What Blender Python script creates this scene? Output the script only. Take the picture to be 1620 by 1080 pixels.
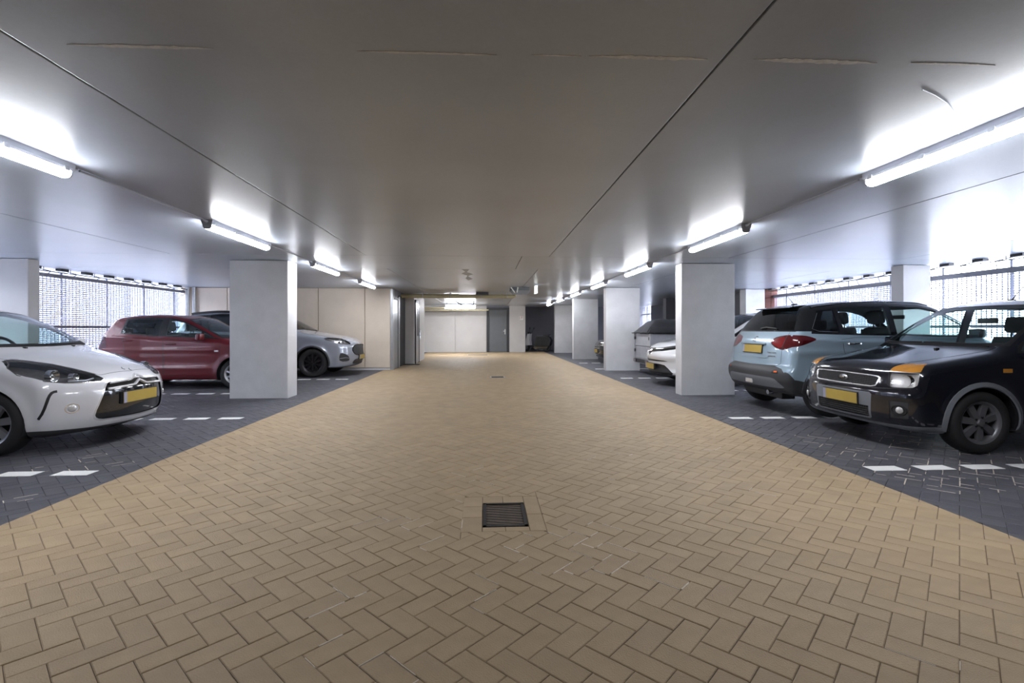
import bpy, bmesh, math, random
import numpy as np
from mathutils import Vector, Matrix
random.seed(7)
SC = bpy.context.scene
COL = SC.collection
for o_ in list(bpy.data.objects):
    bpy.data.objects.remove(o_)

# ------------------------------------------------------------------ camera, world, exposure
FPX = 788.0
cam_data = bpy.data.cameras.new('camera')
cam = bpy.data.objects.new('camera', cam_data)
COL.objects.link(cam)
cam.location = (0, 0, 1.2)
cam.rotation_euler = (math.pi / 2, 0, -math.atan(42 / FPX))
cam_data.sensor_width = 36.0
cam_data.lens = 36.0 * FPX / 1620.0
cam_data.shift_y = -20.0 / 1620.0
cam_data.clip_end = 300
SC.camera = cam

world = bpy.data.worlds.new('sky')
SC.world = world
world.use_nodes = True
wb = world.node_tree.nodes['Background']
wb.inputs[0].default_value = (0.80, 0.86, 1.0, 1)
wb.inputs[1].default_value = 9.0
SC.view_settings.view_transform = 'Standard'
SC.view_settings.look = 'None'
SC.view_settings.exposure = 1.73
SC.view_settings.gamma = 1.0
SC.view_settings.use_curve_mapping = False
TUBE = 28.0        # emission of the tube lamps

H = 2.39            # ceiling height

# ------------------------------------------------------------------ materials
def new_mat(name):
    m = bpy.data.materials.new(name)
    m.use_nodes = True
    return m, m.node_tree.nodes, m.node_tree.links

def bsdf_of(m):
    return m.node_tree.nodes['Principled BSDF']

def mat(name, col, rough=0.5, metal=0.0, spec=0.5, coat=0.0, noise=0.0, nscale=8.0, bump=0.0, bscale=60.0, emit=None):
    m, N, L = new_mat(name)
    b = bsdf_of(m)
    b.inputs['Base Color'].default_value = (*col, 1)
    b.inputs['Roughness'].default_value = rough
    b.inputs['Metallic'].default_value = metal
    b.inputs['Specular IOR Level'].default_value = spec
    b.inputs['Coat Weight'].default_value = coat
    b.inputs['Coat Roughness'].default_value = 0.04
    tc = None
    if noise or bump:
        tc = N.new('ShaderNodeTexCoord')
    if noise:
        n = N.new('ShaderNodeTexNoise')
        n.inputs['Scale'].default_value = nscale
        n.inputs['Detail'].default_value = 6
        n.inputs['Roughness'].default_value = 0.65
        L.new(tc.outputs['Object'], n.inputs['Vector'])
        r = N.new('ShaderNodeValToRGB')
        r.color_ramp.elements[0].position = 0.3
        r.color_ramp.elements[1].position = 0.7
        r.color_ramp.elements[0].color = (*[c * (1 - noise) for c in col], 1)
        r.color_ramp.elements[1].color = (*[min(1, c * (1 + noise)) for c in col], 1)
        L.new(n.outputs['Fac'], r.inputs['Fac'])
        L.new(r.outputs['Color'], b.inputs['Base Color'])
    if bump:
        n2 = N.new('ShaderNodeTexNoise')
        n2.inputs['Scale'].default_value = bscale
        n2.inputs['Detail'].default_value = 4
        L.new(tc.outputs['Object'], n2.inputs['Vector'])
        bp = N.new('ShaderNodeBump')
        bp.inputs['Strength'].default_value = bump
        bp.inputs['Distance'].default_value = 0.01
        L.new(n2.outputs['Fac'], bp.inputs['Height'])
        L.new(bp.outputs['Normal'], b.inputs['Normal'])
    if emit:
        b.inputs['Emission Color'].default_value = (*emit[0], 1)
        b.inputs['Emission Strength'].default_value = emit[1]
    return m

def concrete(name, base, var=0.16, rough=0.5, rvar=0.12, scratch=0.0, scale=1.3, bump=0.15, spec=0.5, streak=None):
    """cast concrete: cloudy large patches, fine grain, faint scratches, uneven gloss"""
    m, N, L = new_mat(name)
    b = bsdf_of(m)
    tc = N.new('ShaderNodeTexCoord')
    n1 = N.new('ShaderNodeTexNoise'); n1.inputs['Scale'].default_value = scale
    n1.inputs['Detail'].default_value = 8; n1.inputs['Roughness'].default_value = 0.6
    n2 = N.new('ShaderNodeTexNoise'); n2.inputs['Scale'].default_value = 55
    n2.inputs['Detail'].default_value = 5; n2.inputs['Roughness'].default_value = 0.7
    mp = N.new('ShaderNodeMapping'); mp.inputs['Scale'].default_value = streak or (1, 1, 1)
    L.new(tc.outputs['Object'], mp.inputs['Vector'])
    L.new(mp.outputs['Vector'], n1.inputs['Vector']); L.new(tc.outputs['Object'], n2.inputs['Vector'])
    add = N.new('ShaderNodeMath'); add.operation = 'MULTIPLY_ADD'
    L.new(n2.outputs['Fac'], add.inputs[0]); add.inputs[1].default_value = 0.45; L.new(n1.outputs['Fac'], add.inputs[2])
    r = N.new('ShaderNodeValToRGB')
    r.color_ramp.elements[0].position = 0.38; r.color_ramp.elements[1].position = 1.1
    r.color_ramp.elements[0].color = (*[c * (1 - var) for c in base], 1)
    r.color_ramp.elements[1].color = (*[min(1, c * (1 + var)) for c in base], 1)
    L.new(add.outputs[0], r.inputs['Fac'])
    out = r.outputs['Color']
    if scratch:
        w = N.new('ShaderNodeTexNoise'); w.inputs['Scale'].default_value = 1.0
        w.inputs['Detail'].default_value = 3
        mp2 = N.new('ShaderNodeMapping'); mp2.inputs['Scale'].default_value = (16, 0.35, 1)
        mp2.inputs['Rotation'].default_value = (0, 0, 0.12)
        L.new(tc.outputs['Object'], mp2.inputs['Vector']); L.new(mp2.outputs['Vector'], w.inputs['Vector'])
        r2 = N.new('ShaderNodeValToRGB')
        r2.color_ramp.elements[0].position = 0.66; r2.color_ramp.elements[1].position = 0.78
        r2.color_ramp.elements[0].color = (0, 0, 0, 1); r2.color_ramp.elements[1].color = (scratch, scratch, scratch, 1)
        L.new(w.outputs['Fac'], r2.inputs['Fac'])
        mx = N.new('ShaderNodeMix'); mx.data_type = 'RGBA'; mx.blend_type = 'ADD'
        mx.inputs['Factor'].default_value = 1
        L.new(out, mx.inputs['A']); L.new(r2.outputs['Color'], mx.inputs['B'])
        out = mx.outputs['Result']
    L.new(out, b.inputs['Base Color'])
    rr = N.new('ShaderNodeMapRange')
    rr.inputs['From Min'].default_value = 0.1; rr.inputs['From Max'].default_value = 0.9
    rr.inputs['To Min'].default_value = rough - rvar; rr.inputs['To Max'].default_value = rough + rvar
    L.new(n1.outputs['Fac'], rr.inputs['Value']); L.new(rr.outputs['Result'], b.inputs['Roughness'])
    b.inputs['Specular IOR Level'].default_value = spec
    bp = N.new('ShaderNodeBump'); bp.inputs['Strength'].default_value = bump; bp.inputs['Distance'].default_value = 0.004
    L.new(n2.outputs['Fac'], bp.inputs['Height']); L.new(bp.outputs['Normal'], b.inputs['Normal'])
    return m

def glass(name, tint, refl=0.5, rough=0.02):
    """thin window glass: tinted transmission under a Fresnel reflection"""
    m, N, L = new_mat(name)
    N.remove(bsdf_of(m))
    t = N.new('ShaderNodeBsdfTransparent'); t.inputs['Color'].default_value = (*tint, 1)
    g = N.new('ShaderNodeBsdfGlossy'); g.inputs['Roughness'].default_value = rough
    g.inputs['Color'].default_value = (0.95, 0.97, 1, 1)
    lw = N.new('ShaderNodeLayerWeight'); lw.inputs['Blend'].default_value = 0.5
    pw = N.new('ShaderNodeMath'); pw.operation = 'POWER'; pw.inputs[1].default_value = 4.5
    L.new(lw.outputs['Facing'], pw.inputs[0])
    fr = N.new('ShaderNodeMath'); fr.operation = 'MULTIPLY_ADD'; fr.inputs[1].default_value = 0.9; fr.inputs[2].default_value = 0.03 + 0.05 * refl
    L.new(pw.outputs[0], fr.inputs[0])
    mx = N.new('ShaderNodeMixShader')
    L.new(fr.outputs[0], mx.inputs[0]); L.new(t.outputs[0], mx.inputs[1]); L.new(g.outputs[0], mx.inputs[2])
    L.new(mx.outputs[0], N['Material Output'].inputs['Surface'])
    return m

M = {}
M['ceiling'] = concrete('ceiling_concrete', (0.415, 0.455, 0.52), 0.13, 0.29, 0.025, 0.0, 0.8, 0.05, 0.5)
M['column'] = concrete('column_concrete', (0.60, 0.60, 0.61), 0.13, 0.6, 0.1, 0, 2.2, 0.2)
M['warm'] = concrete('warm_concrete', (0.66, 0.57, 0.47), 0.10, 0.6, 0.1, 0, 1.6, 0.15)
M['pale'] = concrete('pale_concrete', (0.52, 0.505, 0.49), 0.08, 0.6, 0.1, 0, 1.6, 0.15)
M['dark_wall'] = concrete('dark_concrete', (0.16, 0.16, 0.185), 0.12, 0.6, 0.1, 0, 1.6, 0.15)
BEIGE = [(0.390, 0.288, 0.174), (0.378, 0.279, 0.168), (0.398, 0.295, 0.180), (0.372, 0.276, 0.170)]
DARKP = [(0.078, 0.078, 0.090), (0.068, 0.068, 0.080), (0.088, 0.087, 0.098), (0.075, 0.073, 0.082)]
for i_, c_ in enumerate(BEIGE):
    M['beige%d' % i_] = mat('beige_paver_%d' % i_, c_, 0.62, spec=0.35, noise=0.10, nscale=5, bump=0.35, bscale=160)
for i_, c_ in enumerate(DARKP):
    M['darkp%d' % i_] = mat('dark_paver_%d' % i_, c_, 0.55, spec=0.4, noise=0.2, nscale=5, bump=0.35, bscale=160)
M['joint'] = mat('joint_sand', (0.135, 0.10, 0.066), 0.9, noise=0.3, nscale=20)
M['joint_dark'] = mat('joint_sand_dark', (0.035, 0.035, 0.04), 0.9, noise=0.3, nscale=20)
M['stain'] = mat('damp_stain', (0.29, 0.295, 0.31), 0.5, noise=0.3, nscale=12)
M['smear'] = mat('mortar_smear', (0.66, 0.66, 0.66), 0.7, noise=0.2, nscale=25)
M['dimming_facade'] = concrete('dimming_facade_render', (0.085, 0.09, 0.115), 0.10, 0.8)  # added outside walls, kept dark so the screens do not blow out
M['added_pilaster'] = concrete('added_pilaster_render', (0.13, 0.135, 0.18), 0.10, 0.8)
M['salt'] = mat('lime_bloom', (0.60, 0.53, 0.43), 0.9, noise=0.25, nscale=30)
M['white_paint'] = mat('road_paint', (0.82, 0.82, 0.80), 0.6, noise=0.06, nscale=30)
M['iron'] = mat('cast_iron', (0.020, 0.015, 0.013), 0.75, 0.0, noise=0.3, nscale=30, bump=0.3)
M['black'] = mat('black_plastic', (0.014, 0.014, 0.016), 0.5)
M['trim'] = mat('charcoal_plastic', (0.035, 0.036, 0.04), 0.55, bump=0.15, bscale=300)
M['grey_trim'] = mat('grey_plastic', (0.16, 0.17, 0.19), 0.5, bump=0.15, bscale=300)
M['rubber'] = mat('tyre_rubber', (0.018, 0.018, 0.019), 0.75, bump=0.2, bscale=120)
M['alloy'] = mat('alloy', (0.50, 0.50, 0.52), 0.3, 0.85)
M['alloy_dark'] = mat('dark_alloy', (0.03, 0.03, 0.035), 0.35, 0.5)
M['chrome'] = mat('chrome', (0.85, 0.86, 0.88), 0.08, 1.0)
M['steel'] = mat('galvanised_steel', (0.42, 0.43, 0.45), 0.4, 0.7, noise=0.1, nscale=10)
M['screen'] = mat('screen_metal', (0.50, 0.51, 0.62), 0.45, 0.1)
M['beam'] = mat('grey_beam_paint', (0.20, 0.20, 0.235), 0.5)
M['housing'] = mat('lamp_housing', (0.42, 0.44, 0.50), 0.4)
M['tube'] = mat('lamp_diffuser', (0.9, 0.92, 1.0), 0.3, emit=((0.93, 0.95, 1.0), TUBE))
M['pipe'] = mat('cream_pipe', (0.42, 0.37, 0.23), 0.45, noise=0.08, nscale=5)
M['door_grey'] = mat('grey_door_paint', (0.13, 0.14, 0.15), 0.45, noise=0.06, nscale=5)
M['door_steel'] = mat('brushed_door', (0.30, 0.31, 0.33), 0.35, 0.6)
M['brick'] = mat('red_brick', (0.12, 0.038, 0.028), 0.8, noise=0.3, nscale=9, bump=0.3)
M['mortar'] = mat('mortar', (0.06, 0.045, 0.04), 0.9)
M['plate'] = mat('plate_yellow', (0.43, 0.305, 0.06), 0.4, noise=0.08, nscale=3)
M['plate_blue'] = mat('plate_blue', (0.30, 0.30, 0.40), 0.4)
M['interior'] = mat('car_interior', (0.025, 0.026, 0.028), 0.8)
M['lining'] = mat('headlining', (0.10, 0.105, 0.11), 0.9)
M['seat'] = mat('seat_fabric', (0.045, 0.048, 0.052), 0.9, bump=0.2, bscale=200)
M['window'] = glass('window_glass', (0.74, 0.86, 0.84), 0.5)
M['privacy'] = glass('privacy_glass', (0.02, 0.024, 0.026), 0.5)
M['clear'] = glass('clear_lens', (0.95, 0.95, 0.95), 0.45)
M['reflector'] = mat('lamp_reflector', (0.66, 0.65, 0.64), 0.25, 0.35)
M['silver'] = mat('bright_silver', (0.80, 0.80, 0.82), 0.2, 0.55)
M['alloy_grey'] = mat('grey_alloy', (0.20, 0.20, 0.215), 0.4, 0.6)
M['reflector_dark'] = mat('lamp_bezel', (0.20, 0.195, 0.20), 0.25, 0.6)
M['amber'] = mat('amber_lens', (0.55, 0.24, 0.035), 0.15, coat=1)
M['orange'] = mat('orange_lens', (0.80, 0.16, 0.04), 0.15, coat=1)
M['red_lens'] = mat('red_lens', (0.065, 0.003, 0.005), 0.08, coat=1)
M['red_lens_bright'] = mat('red_lens_bright', (0.16, 0.007, 0.009), 0.08, coat=1)
M['paint_white'] = mat('white_paintwork', (0.62, 0.62, 0.645), 0.22, coat=1)
M['paint_white2'] = mat('pure_white_paintwork', (0.72, 0.72, 0.73), 0.22, coat=1)
M['paint_red'] = mat('red_paintwork', (0.125, 0.004, 0.009), 0.35, 0.1, coat=0.4)
M['paint_blue'] = mat('ice_blue_paintwork', (0.30, 0.40, 0.48), 0.22, 0.15, coat=1)
M['paint_greyblue'] = mat('grey_blue_paintwork', (0.30, 0.32, 0.37), 0.22, 0.15, coat=1)
M['paint_black'] = mat('black_paintwork', (0.007, 0.008, 0.014), 0.14, 0.2, coat=1)
M['paint_gloss_black'] = mat('gloss_black', (0.006, 0.007, 0.008), 0.08, coat=1)
M['tarp'] = mat('black_tarpaulin', (0.035, 0.035, 0.04), 0.45, bump=0.4, bscale=14)
M['alu'] = mat('trailer_aluminium', (0.45, 0.46, 0.49), 0.42, 0.55, noise=0.1, nscale=6)
M['sign'] = mat('sign_white', (0.75, 0.75, 0.72), 0.5)
M['sign_red'] = mat('sign_red', (0.30, 0.05, 0.04), 0.5)
M['ground_out'] = concrete('outside_paving', (0.45, 0.45, 0.46), 0.1)

# ------------------------------------------------------------------ mesh helpers
def link(o, parent=None):
    COL.objects.link(o)
    if parent is not None:
        o.parent = parent
    return o

def mesh_obj(name, verts, faces, material, parent=None, smooth=False, mats=None, midx=None):
    me = bpy.data.meshes.new(name)
    me.from_pydata([tuple(v) for v in verts], [], [tuple(f) for f in faces])
    for mm in (mats or [material]):
        me.materials.append(mm)
    if midx is not None:
        me.polygons.foreach_set('material_index', np.asarray(midx, dtype=np.int32))
    if smooth:
        me.polygons.foreach_set('use_smooth', np.ones(len(me.polygons), dtype=bool))
    me.update()
    return link(bpy.data.objects.new(name, me), parent)

class MB:
    """collects shapes that become ONE mesh"""
    def __init__(s):
        s.v = []; s.f = []
    def add(s, verts, faces):
        k = len(s.v)
        s.v += [tuple(p) for p in verts]
        s.f += [tuple(i + k for i in f) for f in faces]
        return s
    def box(s, x0, x1, y0, y1, z0, z1, bev=0.0):
        if bev <= 0:
            v = [(x, y, z) for z in (z0, z1) for y in (y0, y1) for x in (x0, x1)]
            f = [(0, 2, 3, 1), (4, 5, 7, 6), (0, 1, 5, 4), (2, 6, 7, 3), (0, 4, 6, 2), (1, 3, 7, 5)]
            return s.add(v, f)
        bm = bmesh.new()
        bmesh.ops.create_cube(bm, size=1)
        for q in bm.verts:
            q.co = ((x0 + x1) / 2 + q.co.x * (x1 - x0), (y0 + y1) / 2 + q.co.y * (y1 - y0), (z0 + z1) / 2 + q.co.z * (z1 - z0))
        bmesh.ops.bevel(bm, geom=list(bm.edges), offset=bev, segments=2, affect='EDGES', profile=0.6)
        bm.verts.index_update()
        s.add([q.co[:] for q in bm.verts], [[q.index for q in f.verts] for f in bm.faces])
        bm.free()
        return s
    def tube(s, pts, r, n=10, closed=False, cap=True):
        P = [Vector(p) for p in pts]
        if closed:
            P = P + [P[0]]
        k = len(s.v)
        rr = r if isinstance(r, (list, tuple)) else [r] * len(P)
        up = Vector((0.13, 0.21, 0.97))
        for i, p in enumerate(P):
            a = P[max(i - 1, 0)] if not (closed and i == 0) else P[-2]
            b = P[min(i + 1, len(P) - 1)] if not (closed and i == len(P) - 1) else P[1]
            t = (b - a).normalized()
            u = t.cross(up)
            if u.length < 0.05:
                u = t.cross(Vector((1, 0, 0)))
            u.normalize(); w = t.cross(u)
            for j in range(n):
                q = 2 * math.pi * j / n
                s.v.append(tuple(p + rr[i] * (math.cos(q) * u + math.sin(q) * w)))
        for i in range(len(P) - 1):
            for j in range(n):
                j2 = (j + 1) % n
                s.f.append((k + i * n + j, k + i * n + j2, k + (i + 1) * n + j2, k + (i + 1) * n + j))
        if cap and not closed:
            s.f.append(tuple(k + j for j in range(n))[::-1])
            s.f.append(tuple(k + (len(P) - 1) * n + j for j in range(n)))
        return s
    def lathe(s, prof, n=40, axis='y', c=(0, 0, 0)):
        """prof: (radius, along) pairs revolved about an axis"""
        k = len(s.v); m = len(prof)
        for j in range(n):
            q = 2 * math.pi * j / n
            for (r, a) in prof:
                x, z = r * math.cos(q), r * math.sin(q)
                p = {'y': (x, a, z), 'z': (x, z, a), 'x': (a, x, z)}[axis]
                s.v.append((p[0] + c[0], p[1] + c[1], p[2] + c[2]))
        for j in range(n):
            j2 = (j + 1) % n
            for i in range(m - 1):
                s.f.append((k + j * m + i, k + j * m + i + 1, k + j2 * m + i + 1, k + j2 * m + i))
        return s
    def ribbon(s, pts, nrm, width, thick=0.002, closed=False, across=None):
        """flat strip lying on a surface"""
        P = [Vector(p) for p in pts]; Nn = [Vector(n) for n in nrm]
        if closed:
            P.append(P[0]); Nn.append(Nn[0])
        k = len(s.v)
        for i, p in enumerate(P):
            a = P[max(i - 1, 0)] if not (closed and i == 0) else P[-2]
            b = P[min(i + 1, len(P) - 1)] if not (closed and i == len(P) - 1) else P[1]
            t = (b - a).normalized()
            u = t.cross(Nn[i]).normalized()
            h = Nn[i] * thick
            w = u * width / 2
            s.v += [tuple(p - w - h), tuple(p - w * 0.7 + h), tuple(p + w * 0.7 + h), tuple(p + w - h)]
        for i in range(len(P) - 1):
            o = k + i * 4
            for j in range(3):
                s.f.append((o + j, o + j + 1, o + 4 + j + 1, o + 4 + j))
            s.f.append((o + 3, o, o + 4, o + 7))
        return s
    def prism(s, poly, axis, a0, a1):
        """extrude a 2D polygon along an axis"""
        n = len(poly); k = len(s.v)
        for a in (a0, a1):
            for (p, q) in poly:
                s.v.append({'x': (a, p, q), 'y': (p, a, q), 'z': (p, q, a)}[axis])
        for i in range(n):
            j = (i + 1) % n
            s.f.append((k + i, k + j, k + n + j, k + n + i))
        s.f.append(tuple(k + i for i in range(n))[::-1])
        s.f.append(tuple(k + n + i for i in range(n)))
        return s
    def build(s, name, material, parent=None, smooth=False, fix=True):
        o = mesh_obj(name, s.v, s.f, material, parent, smooth)
        if fix:
            bm = bmesh.new(); bm.from_mesh(o.data)
            bmesh.ops.recalc_face_normals(bm, faces=bm.faces)
            bm.to_mesh(o.data); bm.free()
        if smooth:
            try:
                o.data.set_sharp_from_angle(angle=math.radians(40))
            except Exception:
                pass
        return o

def empty(name, loc=(0, 0, 0), rz=0.0):
    o = bpy.data.objects.new(name, None)
    o.empty_display_size = 0.2
    o.location = loc
    o.rotation_euler = (0, 0, rz)
    return link(o)

def tag(o, label=None, cat=None, group=None, kind=None):
    if label: o['label'] = label
    if cat: o['category'] = cat
    if group: o['group'] = group
    if kind: o['kind'] = kind
    return o

def struct(o, label, cat=None):
    return tag(o, label, cat, kind='structure')

def chaikin(pts, n=2, keep=False):
    P = [tuple(p) for p in pts]
    for _ in range(n):
        Q = []
        for i in range(len(P)):
            a, b = P[i], P[(i + 1) % len(P)]
            Q.append((a[0] * .75 + b[0] * .25, a[1] * .75 + b[1] * .25))
            Q.append((a[0] * .25 + b[0] * .75, a[1] * .25 + b[1] * .75))
        P = Q
    return P

def copy_tree(o, parent=None):
    c = o.copy()
    COL.objects.link(c)
    if parent is not None:
        c.parent = parent
    for ch in list(o.children):
        copy_tree(ch, c)
    return c
# ================================================================== THE SETTING
AX0, AX1 = -2.96, 3.05        # aisle edges
SXL, SXR = -8.6, 8.6          # screened outer sides
YN, YF = -5.0, 27.6           # near and far limits

# ---- floor slabs under the pavers
TOP = 0.0
DJ = 0.005
floor = MB().box(AX0, AX1, YN, YF, -0.12, TOP - DJ).build('floor', M['joint'])
struct(floor, 'aisle floor of beige herringbone concrete pavers between the parking bays')
floor_left = MB().box(SXL - 0.3, AX0, YN, 26.0, -0.12, TOP - DJ).build('floor_left', M['joint_dark'])
struct(floor_left, 'parking bay floor of dark grey pavers left of the aisle')
floor_right = MB().box(AX1, SXR + 0.3, YN, YF, -0.12, TOP - DJ).build('floor_right', M['joint_dark'])
struct(floor_right, 'parking bay floor of dark grey pavers right of the aisle')

def clip_x(poly, x0, x1):
    def half(P, keep, xc):
        out = []
        for i in range(len(P)):
            a, b = P[i], P[(i + 1) % len(P)]
            ia, ib = keep(a[0]), keep(b[0])
            if ia: out.append(a)
            if ia != ib:
                t = (xc - a[0]) / (b[0] - a[0])
                out.append((xc, a[1] + t * (b[1] - a[1])))
        return out
    P = half(poly, lambda x: x >= x0, x0)
    if len(P) > 2: P = half(P, lambda x: x <= x1, x1)
    return P

def poly_area(P):
    return 0.5 * sum(P[i][0] * P[(i + 1) % len(P)][1] - P[(i + 1) % len(P)][0] * P[i][1] for i in range(len(P)))

def inset(P, d):
    """inset of a convex counter-clockwise polygon"""
    n = len(P); out = []
    for i in range(n):
        a, b, c = P[i - 1], P[i], P[(i + 1) % n]
        e1 = Vector((b[0] - a[0], b[1] - a[1])); e2 = Vector((c[0] - b[0], c[1] - b[1]))
        if e1.length < 1e-6 or e2.length < 1e-6: return None
        e1.normalize(); e2.normalize()
        n1 = Vector((-e1.y, e1.x)); n2 = Vector((-e2.y, e2.x))
        k = 1 + n1.dot(n2)
        if k < 0.05: return None
        o = (n1 + n2) * (d / k)
        out.append((b[0] + o.x, b[1] + o.y))
    return out

def paver_geo(P, dz=0.0):
    """top face, bevel ring and skirt of one paver with outline P (ccw)"""
    A = inset(P, 0.0014); B = inset(P, 0.0048)
    if A is None or B is None or poly_area(B) < 2e-4: return None
    n = len(P)
    v = [(p[0], p[1], TOP - DJ) for p in A] + [(p[0], p[1], TOP - 0.0022 + dz) for p in A] + [(p[0], p[1], TOP + dz) for p in B]
    f = [tuple(range(2 * n, 3 * n))]
    for k in (0, n):
        for i in range(n):
            j = (i + 1) % n
            f.append((k + i, k + j, k + n + j, k + n + i))
    return v, f

W_ = 0.106                      # paver width; length is twice that
HOLES = [(-0.145, 0.365, 2.955, 3.565)]     # the collar of pavers round the drain
ca, sa = math.cos(math.radians(45)), math.sin(math.radians(45))
def rot(p):
    return (p[0] * ca - p[1] * sa, p[0] * sa + p[1] * ca)
cells = []
NR = 260
for i in range(-NR, NR):
    for j in range(-NR // 2, NR // 2):
        # lattice of the herringbone bond: (1,-1)w and (2,2)w
        bx, by = i + 2 * j, -i + 2 * j
        cxy = rot((bx * W_, by * W_))
        if not (SXL - 0.3 < cxy[0] < SXR + 0.3 and 1.0 < cxy[1] < 26): continue
        cells.append((bx, by))
def inpix(x, y):
    d = math.cos(0.0533) * y + math.sin(0.0533) * x
    if d < 0.5: return None
    r = math.cos(0.0533) * x - math.sin(0.0533) * y
    return 810 + FPX * r / d, 520 + FPX * 1.2 / d
zones = {'a': (AX0, AX1, floor, 'beige', 26.0), 'l': (SXL - .2, AX0, floor_left, 'darkp', 13.5), 'r': (AX1, SXR + .2, floor_right, 'darkp', 15.0)}
store = {'a': [], 'l': [], 'r': []}
for (bx, by) in cells:
    for kind in (0, 1):
        if kind == 0:
            R = [(bx, by), (bx + 2, by), (bx + 2, by + 1), (bx, by + 1)]
        else:
            R = [(bx + 2, by), (bx + 3, by), (bx + 3, by + 2), (bx + 2, by + 2)]
        P = [rot((p[0] * W_, p[1] * W_)) for p in R]
        c = (sum(p[0] for p in P) / 4, sum(p[1] for p in P) / 4)
        if c[1] < 1.2: continue
        for z, (x0, x1, par, mk, ymax) in zones.items():
            if c[1] > ymax: continue
            if max(p[0] for p in P) <= x0 or min(p[0] for p in P) >= x1: continue
            Q = clip_x(P, x0, x1)
            if len(Q) < 3: continue
            hit_ = [h for h in HOLES if max(p[0] for p in Q) > h[0] and min(p[0] for p in Q) < h[1] and max(p[1] for p in Q) > h[2] and min(p[1] for p in Q) < h[3]]
            if hit_:
                h = hit_[0]; sw = lambda K: [(q[1], q[0]) for q in K]
                mid_ = clip_x(Q, h[0], h[1])
                pieces = [clip_x(Q, -99, h[0]), clip_x(Q, h[1], 99)]
                if len(mid_) > 2: pieces += [sw(clip_x(sw(mid_), -99, h[2])), sw(clip_x(sw(mid_), h[3], 99))]
                for K in pieces:
                    if len(K) > 2 and abs(poly_area(K)) > 4e-4:
                        if poly_area(K) < 0: K = K[::-1]
                        store[z].append((c[1], (sum(q[0] for q in K) / len(K), sum(q[1] for q in K) / len(K)), K, kind, False))
                continue
            if poly_area(Q) < 4e-4: continue
            px = inpix(*c)
            vis = px is not None and -25 < px[0] < 1645 and px[1] < 1100
            store[z].append((c[1] if vis else 1e3 + abs(c[1]), c, Q, kind, len(Q) == 4 and abs(poly_area(Q) - 2 * W_ * W_) < 1e-6))
rp = random.Random(3)
shared = {}
for z, (x0, x1, par, mk, ymax) in zones.items():
    L_ = sorted(store[z], key=lambda t: t[0])
    rest_v, rest_f, rest_m = [], [], []
    for k, (key, c, Q, kind, full) in enumerate(L_):
        mi = rp.randrange(4); dz = rp.uniform(-0.0012, 0.0008)
        if k < 295 and key < 500:
            if full:
                kk = (kind, mk, mi)
                if kk not in shared:
                    g = paver_geo([(p[0] - c[0], p[1] - c[1]) for p in Q])
                    me = bpy.data.meshes.new('paver'); me.from_pydata(g[0], [], g[1]); me.materials.append(M[mk + str(mi)]); me.update()
                    shared[kk] = me
                me = shared[kk]
            else:
                g = paver_geo([(p[0] - c[0], p[1] - c[1]) for p in Q])
                if g is None: continue
                me = bpy.data.meshes.new('paver'); me.from_pydata(g[0], [], g[1]); me.materials.append(M[mk + str(mi)]); me.update()
            o = bpy.data.objects.new('paver', me); o.location = (c[0], c[1], dz)
            link(o, par)
        else:
            g = paver_geo(Q, dz)
            if g is None: continue
            b = len(rest_v); rest_v += g[0]
            for f in g[1]:
                rest_f.append(tuple(i + b for i in f)); rest_m.append(mi)
    o = mesh_obj('paver_field', rest_v, rest_f, None, par, mats=[M[mk + str(i)] for i in range(4)], midx=rest_m)
    o['kind'] = 'stuff'
# beyond the modelled pavers the bay floor carries on as plain dark paving
struct(MB().box(SXL - .2, AX0, 13.5, 26, -0.05, TOP - 0.001).build('paving_beyond', M['darkp1'], floor_left), 'far dark paving left')
struct(MB().box(AX1, SXR + .2, 15.0, YF, -0.05, TOP - 0.001).build('paving_beyond', M['darkp1'], floor_right), 'far dark paving right')

struct(MB().box(SXL - .2, SXR + .2, YN, 1.05, -0.05, TOP - 0.001).build('paving_behind', M['beige1'], floor), 'paving behind')
# ---- pale lime bloom standing in some joints
def bloom(par, pts_fn, n, seed):
    r = random.Random(seed); m = MB()
    L_ = [t for t in store[par[0]] if pts_fn(t[1])]
    r.shuffle(L_)
    for (key, c, Q, kind, full) in L_[:n]:
        A = inset(Q, -0.001); k0 = r.randrange(len(Q))
        for e in range(r.choice((1, 2, 2, 3))):
            a = A[(k0 + e) % len(A)]; b = A[(k0 + e + 1) % len(A)]
            t0, t1 = r.uniform(0, .3), r.uniform(.65, 1)
            p = (a[0] + (b[0] - a[0]) * t0, a[1] + (b[1] - a[1]) * t0); q = (a[0] + (b[0] - a[0]) * t1, a[1] + (b[1] - a[1]) * t1)
            d = Vector((q[0] - p[0], q[1] - p[1])).normalized(); w = r.uniform(.0015, .004)
            nx, ny = -d.y * w, d.x * w
            m.add([(p[0] - nx, p[1] - ny, -0.006), (q[0] - nx, q[1] - ny, -0.006), (q[0] + nx, q[1] + ny, -0.006), (p[0] + nx, p[1] + ny, -0.006),
                   (p[0] - nx, p[1] - ny, 0.0006), (q[0] - nx, q[1] - ny, 0.0006), (q[0] + nx, q[1] + ny, 0.0006), (p[0] + nx, p[1] + ny, 0.0006)],
                  [(4, 5, 6, 7), (0, 1, 5, 4), (2, 3, 7, 6), (1, 2, 6, 5), (3, 0, 4, 7)])
    o = m.build('lime_bloom', M['salt'], par[1]); o['kind'] = 'stuff'
bloom(('a', floor), lambda c: 0.1 < c[0] < 0.75 and 2.45 < c[1] < 3.05, 13, 1)
bloom(('a', floor), lambda c: -0.9 < c[0] < 0.1 and 1.9 < c[1] < 3.3, 9, 5)
bloom(('a', floor), lambda c: -1.5 < c[0] < 2.5 and 1.7 < c[1] < 5, 16, 2)
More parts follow.
